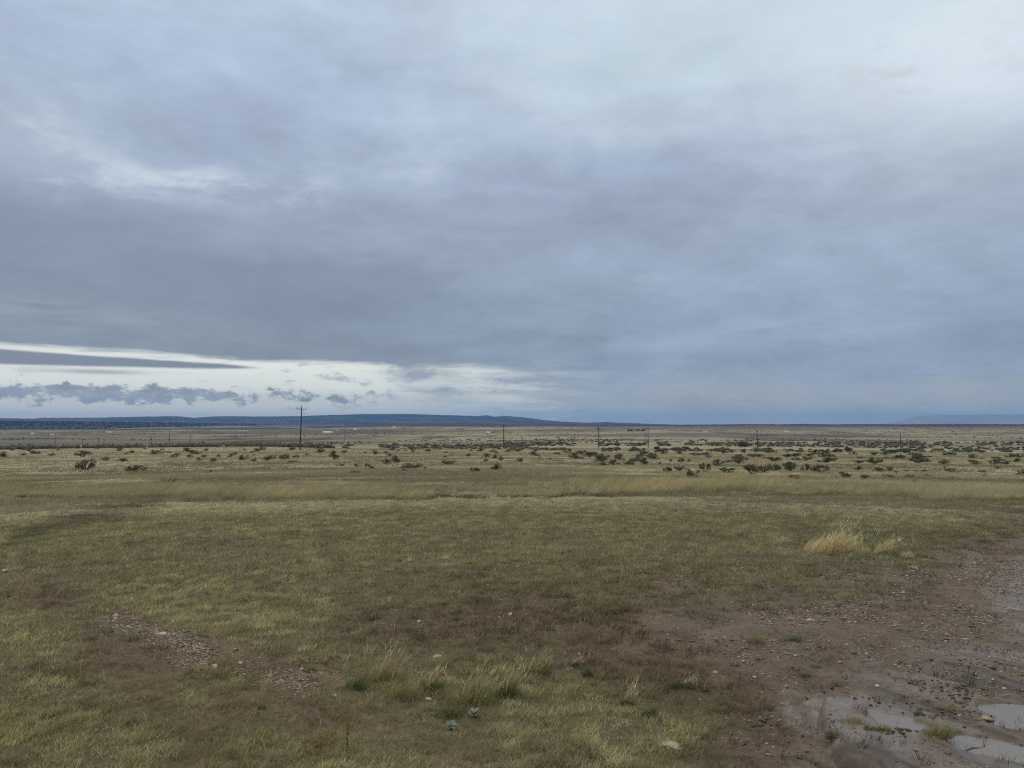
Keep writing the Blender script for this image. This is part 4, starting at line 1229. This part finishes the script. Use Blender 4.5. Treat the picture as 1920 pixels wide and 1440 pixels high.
# ------------------------------------------------------------------ hills
def hill(name, line, r_top, r_front, r_back, z_foot, col, col2, nscale, rough, seed, rows=60):
    Xs = np.arange(line[0][0], line[-1][0] + .1, 1.6)
    Yt = np.interp(Xs, [p[0] for p in line], [p[1] for p in line])
    k = np.ones(3) / 3; Yt = np.convolve(np.pad(Yt, 1, mode='edge'), k, 'valid') + .35 * fbm(Xs / 9, Xs * 0 + seed, 3, seed)
    V = []
    t = np.concatenate([np.linspace(0, 1, rows), np.linspace(1, 2, 14)[1:]])
    u = (Xs - 960) / F; v = (720 - Yt) / F
    dy = CP - v * SP; dz = SP + v * CP; l = np.hypot(u, dy)
    ztop = EYE + dz / l * r_top
    for tt in t:
        r = r_front + (r_top - r_front) * tt if tt <= 1 else r_top + (r_back - r_top) * (tt - 1)
        x, y = r * u / l, r * dy / l
        s = tt if tt <= 1 else 2 - tt
        p = s ** 1.15 * (1 if tt > 1 else 1)
        z = z_foot + (ztop - z_foot) * p
        w = math.sin(min(s, 1) * math.pi) if s < 1 else 0
        z = z + w * rough * fbm(x / nscale, y / nscale, 4, seed)
        V.append(np.stack([x, y, z], 1))
    V = np.array(V); nr, nc = V.shape[:2]
    v = V.reshape(-1, 3)
    i = np.arange(nr - 1)[:, None] * nc; j = np.arange(nc - 1)[None]
    q = np.stack([i + j, i + j + 1, i + nc + j + 1, i + nc + j], -1).reshape(-1, 4)
    m = sstep(-.2, .35, fbm(v[:, 0] / (nscale * .6), v[:, 1] / (nscale * .6), 5, seed + 5))[:, None]
    c = np.array(col) * (1 - m) + np.array(col2) * m
    tag(obj(name, np_mesh(name, v, q, np.full(len(q), 4), c, smooth=True), M_HILL), kind='structure')
MESA = [(-160, 786), (0, 784), (62, 785), (80, 783.2), (180, 783.2), (270, 781), (330, 780.2), (345, 781.5), (365, 783.2), (380, 782.2), (410, 780.2), (480, 781),
        (560, 780.2), (620, 778), (680, 776.4), (760, 776.2), (850, 778.6), (895, 779.8), (912, 778.6), (930, 781.3), (944, 779.4), (980, 782), (1020, 787.5), (1060, 791),
        (1100, 792.3), (1140, 791.2), (1146, 792), (1200, 794), (1300, 797)]
hill('mesa_hills', MESA, 28000, 20500, 33000, -85, (.010, .015, .022), (.042, .046, .044), 1500, 70, 201)
FOREST = [(-160, 790), (0, 789.5), (100, 790), (220, 791.2), (330, 792.4), (420, 793.6), (470, 795), (540, 798), (640, 801)]
hill('forested_slope', FOREST, 12500, 8800, 13800, -62, (.014, .022, .024), (.034, .036, .032), 700, 14, 231)
MID = [(200, 803), (300, 801), (380, 799), (470, 797.5), (560, 796.5), (640, 797), (720, 795.5), (800, 796), (900, 797.5), (1000, 796), (1080, 798)]
hill('foothills', MID, 10800, 8200, 12000, -45, (.070, .060, .050), (.21, .18, .125), 500, 12, 251)
FAR = [(1610, 796), (1660, 794), (1690, 788), (1712, 781.5), (1730, 778.6), (1800, 778.2), (1850, 777.2), (1920, 777.4), (2000, 779), (2060, 790), (2100, 797)]
hill('far_hills', FAR, 46000, 42000, 50000, -90, (.23, .23, .23), (.27, .26, .25), 3000, 60, 271)  # thicker haze over these hills is put into their pale colour
it = []
for i in range(3600):
    X = random.uniform(-60, 520); r = random.uniform(9000, 12450)
    dens = (1 - X / 620) * (.25 + .75 * min(1, max(0, (r - 9800) / 1200)))
    if random.random() > dens: continue
    az = math.atan((X - 960) / F); x, y = r * math.sin(az), r * math.cos(az)
    tt = (r - 8800) / 3700
    Yt = np.interp(X, [p[0] for p in FOREST], [p[1] for p in FOREST]); u_, dy_, dz_ = ray(X, Yt)
    zt = EYE + dz_ / math.hypot(u_, dy_) * 12500
    z = -62 + (zt + 62) * tt ** 1.15 + math.sin(tt * math.pi) * 14 * float(fbm(np.array([x / 700]), np.array([y / 700]), 4, 231)[0])
    it.append((x, y, z, random.uniform(12, 30), random.uniform(7, 13)))
for i in range(420):
    X = random.uniform(750, 812); az = math.atan((X - 960) / F); r = random.uniform(9500, 10600); x, y = r * math.sin(az), r * math.cos(az)
    it.append((x, y, (EYE + ray(X, 797.2)[2] / math.hypot(*ray(X, 797.2)[:2]) * r) - 8, random.uniform(12, 26), random.uniform(8, 15)))
woods('distant_woods', it, (.017, .025, .025))

# ------------------------------------------------------------------ haze
HAZE_D = 1.9e-5
mb = MB(); mb.box((0, 0, 0), (2, 2, 2))
hz = obj('haze', mb.mesh('haze'))
bx = 54000.0; zb, zt = -140.0, 720.0
hz.location = (0, 0, (zb + zt) / 2); hz.scale = (bx, bx, (zt - zb) / 2)
m, nt, out = new_mat('haze_air')
pv = nt.nodes.new('ShaderNodeVolumePrincipled')
pv.inputs['Color'].default_value = (.27, .54, 1.0, 1)
pv.inputs['Density'].default_value = HAZE_D
pv.inputs['Anisotropy'].default_value = 0.0
pv.inputs['Density Attribute'].default_value = ''
nt.links.new(pv.outputs[0], out.inputs['Volume'])
hz.data.materials.append(m)
tag(hz, kind='stuff')

# ------------------------------------------------------------------ world
w = bpy.data.worlds.new('World'); sc.world = w; w.use_nodes = True
nt = w.node_tree; nt.nodes.clear(); N, L = nt.nodes, nt.links
class V:
    def __init__(s, k): s.k = k
    def _m(s, op, *o):
        n = N.new('ShaderNodeMath'); n.operation = op
        for i, q in enumerate((s,) + o):
            if isinstance(q, V): L.new(q.k, n.inputs[i])
            else: n.inputs[i].default_value = q
        return V(n.outputs[0])
    def __add__(s, o): return s._m('ADD', o)
    __radd__ = __add__
    def __mul__(s, o): return s._m('MULTIPLY', o)
    __rmul__ = __mul__
    def __sub__(s, o): return s._m('SUBTRACT', o)
    def __rsub__(s, o): return (s * -1.0) + o
    def __truediv__(s, o): return s._m('DIVIDE', o)
    def max(s, o): return s._m('MAXIMUM', o)
    def min(s, o): return s._m('MINIMUM', o)
    def exp(s): return s._m('EXPONENT')
    def abs(s): return s._m('ABSOLUTE')
def ss(v, a, b):                       # smoothstep; a > b gives the falling one
    n = N.new('ShaderNodeMapRange'); n.interpolation_type = 'SMOOTHSTEP'
    lo, hi, t0, t1 = (a, b, 0, 1) if a < b else (b, a, 1, 0)
    for k, q in zip(('From Min', 'From Max', 'To Min', 'To Max'), (lo, hi, t0, t1)): n.inputs[k].default_value = q
    L.new(v.k, n.inputs['Value']); return V(n.outputs[0])
def comb(x, y, z=0.0):
    n = N.new('ShaderNodeCombineXYZ')
    for i, q in enumerate((x, y, z)):
        if isinstance(q, V): L.new(q.k, n.inputs[i])
        else: n.inputs[i].default_value = q
    return n.outputs[0]
def noise(vec, scale=1, detail=5, rough=.55, dist=0.0):   # about -1..1
    n = N.new('ShaderNodeTexNoise'); n.inputs['Scale'].default_value = scale; n.inputs['Detail'].default_value = detail
    n.inputs['Roughness'].default_value = rough; n.inputs['Distortion'].default_value = dist
    L.new(vec, n.inputs['Vector']); return (V(n.outputs['Fac']) - .5) * 3.2
def mixc(f, a, b):
    n = N.new('ShaderNodeMix'); n.data_type = 'RGBA'
    if isinstance(f, V): L.new(f.k, n.inputs[0])
    else: n.inputs[0].default_value = f
    for i, q in ((6, a), (7, b)):
        if isinstance(q, tuple): n.inputs[i].default_value = (*srgb(*q), 1)
        else: L.new(q, n.inputs[i])
    return n.outputs[2]
def ramp(v, stops):
    lo, hi = stops[0][0], stops[-1][0]
    n = N.new('ShaderNodeValToRGB'); cr = n.color_ramp; cr.interpolation = 'EASE'
    f = (v - lo) / (hi - lo); L.new(f.k, n.inputs[0])
    while len(cr.elements) < len(stops): cr.elements.new(.5)
    for el_, (p, c) in zip(cr.elements, stops):
        el_.position = (p - lo) / (hi - lo); el_.color = (*srgb(*c), 1)
    return n.outputs[0]
def scale(c, f):
    n = N.new('ShaderNodeVectorMath'); n.operation = 'SCALE'; L.new(c, n.inputs[0])
    if isinstance(f, V): L.new(f.k, n.inputs['Scale'])
    else: n.inputs['Scale'].default_value = f
    return n.outputs[0]
def ae(X, Y):
    a, b, c = ray(X, Y); return math.degrees(math.atan2(a, b)), math.degrees(math.atan2(c, math.hypot(a, b)))
tc = N.new('ShaderNodeTexCoord')
sx = N.new('ShaderNodeSeparateXYZ'); L.new(tc.outputs['Generated'], sx.inputs[0])
dx, dy, dz = (V(q) for q in sx.outputs)
az = dx._m('ARCTAN2', dy) * 57.2958
el = dz._m('ARCSINE') * 57.2958
zc = dz.max(0.0) + .10
P = comb(dx / zc, dy / zc, 0.0)                            # the underside of the cloud deck, seen in perspective
nA = noise(P, .9, 5, .5, .3); nB = noise(P, 2.6, 8, .6, .5); nC = noise(P, 7.0, 8, .62, .6)
Q = comb(az * .085, el * .42, 3.0)
nQ = noise(Q, 1.0, 6, .55, .2)
Q2 = comb(az * .18, el * 1.5, 7.0); nS = noise(Q2, 1.0, 8, .64, .35)
elw = el + nA * 1.6 + nQ * 1.0
RIGHT = ramp(elw, [(-2, (186, 180, 168)), (.8, (164, 169, 175)), (4.5, (143, 158, 183)), (7.5, (152, 169, 195)), (11, (157, 171, 197)), (15.5, (153, 166, 191)),
                   (18.5, (164, 178, 206)), (21, (182, 196, 217)), (25, (192, 208, 226)), (32, (203, 217, 236))])
LEFT = ramp(elw, [(-2, (150, 162, 176)), (4.5, (134, 146, 163)), (8, (135, 147, 165)), (10.5, (137, 149, 170)), (14, (150, 162, 188)), (18, (162, 176, 203)),
                  (23, (172, 186, 214)), (32, (184, 199, 222))])
sky = mixc(ss(az + nA * 7, -14.0, 14.0), LEFT, RIGHT)
nD = noise(comb(az * .085 + nA * .25, el * .17 + nB * .12, 11.0), 1.0, 8, .58, .3)
nE = noise(comb(az * .22, el * .45 + nB * .1, 23.0), 1.0, 8, .6, .3)
sky = scale(sky, 1.05 + nB * .06 + nC * .04 + nA * .05 + nQ * .04 + nD * .15 + nE * .10)
def spot(X, Y, rx, ry):
    a, e = ae(X, Y); p = (az - a) / rx; q = (el - e) / ry
    return ((p * p + q * q) * -1.0).exp()
sky = mixc((spot(1850, 40, 11, 7) * (1.0 + nB * .35)).min(1.0) * .95, sky, (226, 236, 250))
sky = mixc((spot(1250, -40, 16, 5) * .5), sky, (205, 219, 236))
# darker belly of the deck at left
sky = mixc((spot(120, 420, 12, 1.8) + spot(520, 560, 13, 2.2) * .7) * .6, sky, (129, 142, 168))
# pale tears in the deck
tear = ss(nB * .6 + nE * .7 + nC * .3, -.2, .7)
sky = mixc((spot(70, 235, 5.0, 2.8) * (.4 + tear * .8)).min(1.0) * .9, sky, (196, 210, 226))
sky = mixc(((spot(430, 345, 7, 1.1) + spot(130, 320, 6, 1.1) + spot(760, 315, 7, 1.5) * .5) * (.15 + tear * 1.1)).min(1.0) * .95, sky, (202, 214, 230))
sky = mixc((spot(1315, 450, 1.3, .8) * (.5 + tear * .5)) * .35, sky, (182, 188, 203))
sky = mixc((spot(1215, 525, 1.6, .9) * ss(nB, -.2, .6) * .5), sky, (178, 194, 220))
sky = mixc((spot(1420, 605, 2.2, .7) * ss(nB, -.4, .5) * .45), sky, (173, 188, 213))
sky = mixc((spot(90, 590, 9, 1.1) * ss(nS, -.6, .5) * .6), sky, (160, 173, 184))
sky = mixc((spot(1050, 130, 14, 5) * ss(nC + nB, -.5, .9) * .35), sky, (204, 214, 226))
sky = mixc((spot(1700, 150, 9, 4.5) * ss(nE + nB * .5, -.1, .5) * .75), sky, (200, 210, 222))
sky = mixc((spot(1060, 350, 16, 1.6) * ss(nB * -1.0 + nC * .5, -.4, .7) * .45), sky, (150, 160, 184))
sky = mixc((spot(640, 430, 14, 2.0) * ss(nC + nQ, -.5, .8) * .35), sky, (164, 174, 192))
# low streaks right of the gap
low = ss(el, 7.5, 3.0) * ss(az, -12.0, 0.0) * ss(az, 24.0, 8.0)
sky = mixc((low * ss(nS + nQ * .4, -.1, .8) * .5).min(1.0), sky, (172, 186, 203))
sky = mixc((low * ss(nS * -1.0, .1, .9) * .45).min(1.0), sky, (134, 148, 176))
# the opening above the left horizon
a0, e0 = ae(0, 640); a1, e1 = ae(880, 686)
top = (az - a0) * ((e1 - e0) / (a1 - a0)) + e0 + nS * .36 + nQ * .25
gap = ss(top - el, -.12, .42) * ss(az + nS * 9.0 + nQ * 4.0, 6.5, -6.5)
gcol = ramp(el + nS * .35, [(0, (238, 228, 208)), (.9, (222, 218, 207)), (1.7, (214, 214, 210)), (2.8, (232, 234, 229)), (4.2, (240, 240, 233)), (5.8, (226, 230, 228))])
gcol = mixc(ss(nS + nQ * .6, .15, .9) * .65, gcol, (186, 195, 204))
gcol = mixc(ss(nS * -1.0 + nQ * .5, .5, 1.2) * ss(el, 3.2, 1.8) * .6, gcol, (170, 180, 191))
c4 = noise(comb(az * .42 + nQ * .2, el * 1.1, 31.0), 1.0, 9, .62, .2)
frag = ss(c4, .12, .55) * ss(az, -30.0, -9.0) * ss(el, 5.2, 4.2)
gcol = mixc(frag * .75, gcol, (166, 176, 190))
sky = mixc(gap, sky, gcol)
# tears at its right-hand end
sky = mixc((spot(868, 692, 1.7, .36) * ss(nS, -.9, .3) * 1.1).min(1.0), sky, (230, 232, 226))
sky = mixc((spot(900, 716, 1.9, .30) * ss(nS, -.8, .4)).min(1.0) * .85, sky, (214, 220, 220))
sky = mixc((spot(950, 748, 2.0, .33) * ss(nS, -1.0, .2)).min(1.0) * .9, sky, (222, 224, 218))
sky = mixc((spot(880, 765, 6.5, .75) * .55), sky, (186, 196, 205))
sky = mixc((spot(795, 700, 2.3, .62) * (1.1 + nE * .8 + c4 * .6)).min(1.0).max(0.0) * .9, sky, (148, 159, 175))
sky = mixc((spot(820, 733, 2.6, .5) * (.8 + c4 * 1.2)).min(1.0).max(0.0) * .8, sky, (170, 180, 191))
sky = mixc((spot(960, 712, 2.6, .45) * (.6 + c4 * 1.3)).min(1.0).max(0.0) * .8, sky, (152, 164, 182))
sky = mixc((spot(1060, 700, 3.0, .18) * (.7 + c4)).min(1.0).max(0.0) * .7, sky, (178, 188, 203))
sky = mixc((spot(1080, 745, 3.5, .22) * (.7 + c4)).min(1.0).max(0.0) * .5, sky, (172, 184, 200))
# long lens of cloud
al, elow = ae(0, 690); au0, eu0 = ae(0, 652); au1, eu1 = ae(492, 686)
up = (az - au0) * ((eu1 - eu0) / (au1 - au0)) + eu0 + nS * .07
lowl = ae(245, 689)[1] + (az - ae(245, 689)[0]) * .012 + nS * .05
lens = ss(up - el, -.03, .16) * ss(el - lowl, -.08, .14) * ss(az, ae(500, 688)[0], ae(440, 688)[0])
sky = mixc(lens * .97, sky, mixc(ss(el, 4.1, 5.2), (128, 136, 154), (136, 143, 163)))
sky = mixc((spot(185, 697, 2.6, .16) * 1.2).min(1.0) * .7, sky, (152, 160, 172))
# row of small cumulus
Q3 = comb(az * .85, el * 1.45, 1.3); c3 = noise(Q3, 1.0, 9, .64, .12)
wl = ss(az, -16.0, -24.0)
prof = (((el - 1.95) / .85) * ((el - 1.95) / .85) * -1.0).exp()
cum = ss(c3 * 1.15 + prof * 1.40 + wl * .40, 1.15, 1.65) * ss(az, -7.5, -11.5) * ss(el, .75, 1.25)
sky = mixc(cum * .93, sky, mixc(ss(c3 + nS * .5, -.4, 1.1), (160, 168, 179), (116, 127, 146)))
sky = mixc((spot(835, 730, .8, .22) * .8), sky, (148, 160, 178))
bw = N.new('ShaderNodeRGBToBW'); L.new(sky, bw.inputs[0])
sat = N.new('ShaderNodeMix'); sat.data_type = 'RGBA'; sat.inputs[0].default_value = .12
L.new(sky, sat.inputs[6]); L.new(bw.outputs[0], sat.inputs[7])
tint = N.new('ShaderNodeVectorMath'); tint.operation = 'MULTIPLY'; tint.inputs[1].default_value = (.965, 1.0, .965)
L.new(sat.outputs[2], tint.inputs[0]); sky = tint.outputs[0]
# the vault overhead, outside the picture, is made brighter and warmer to light the ground
vault = ss(el, 31.0, 60.0)
sky = mixc(vault * .8, sky, (226, 224, 219))
sky = scale(sky, 1.0 + vault * .75)
ns = N.new('ShaderNodeTexSky'); ns.sky_type = 'NISHITA'; ns.sun_disc = False
SUN_EL, SUN_AZ = math.radians(38), math.radians(-40)
ns.sun_elevation = SUN_EL; ns.sun_rotation = SUN_AZ; ns.altitude = 1800
neb = scale(ns.outputs[0], .1)
n = N.new('ShaderNodeMix'); n.data_type = 'RGBA'; n.inputs[0].default_value = .98
L.new(neb, n.inputs[6]); L.new(sky, n.inputs[7])
below = ss(el, -3.0, -1.5)                              # nothing below the ground gives light
bg = N.new('ShaderNodeBackground'); L.new(scale(n.outputs[2], below), bg.inputs[0]); bg.inputs[1].default_value = 1.0
wo = N.new('ShaderNodeOutputWorld'); L.new(bg.outputs[0], wo.inputs[0])
w.cycles.sampling_method = 'MANUAL'; w.cycles.sample_map_resolution = 512

# ------------------------------------------------------------------ sun behind the cloud
sl = bpy.data.lights.new('sun', 'SUN'); sl.energy = .9; sl.angle = math.radians(30); sl.color = (1, .93, .83)
so = bpy.data.objects.new('sun', sl); COL.objects.link(so)
from mathutils import Vector
d = Vector((math.sin(SUN_AZ) * math.cos(SUN_EL), math.cos(SUN_AZ) * math.cos(SUN_EL), math.sin(SUN_EL)))
so.rotation_euler = d.to_track_quat('Z', 'Y').to_euler()
so.location = (0, 0, 50)

# ------------------------------------------------------------------ camera and output
cam = bpy.data.cameras.new('camera'); cam.sensor_width = 36; cam.sensor_fit = 'HORIZONTAL'; cam.lens = 36 * F / 1920
cam.clip_start = .05; cam.clip_end = 200000
co = bpy.data.objects.new('camera', cam); COL.objects.link(co)
co.location = (0, 0, EYE); co.rotation_euler = (math.pi / 2 + PITCH, 0, 0)
sc.camera = co
sc.view_settings.view_transform = 'Standard'; sc.view_settings.look = 'None'
sc.view_settings.exposure = 0; sc.view_settings.gamma = 1
sc.cycles.use_denoising = False; sc.cycles.filter_width = 1.15; sc.cycles.denoiser = 'OPENIMAGEDENOISE'; sc.cycles.denoising_prefilter = 'ACCURATE'; sc.cycles.denoising_input_passes = 'RGB_ALBEDO_NORMAL'
sc.cycles.max_bounces = 6; sc.cycles.volume_bounces = 0; sc.cycles.transparent_max_bounces = 4
sc.cycles.sample_clamp_indirect = 4
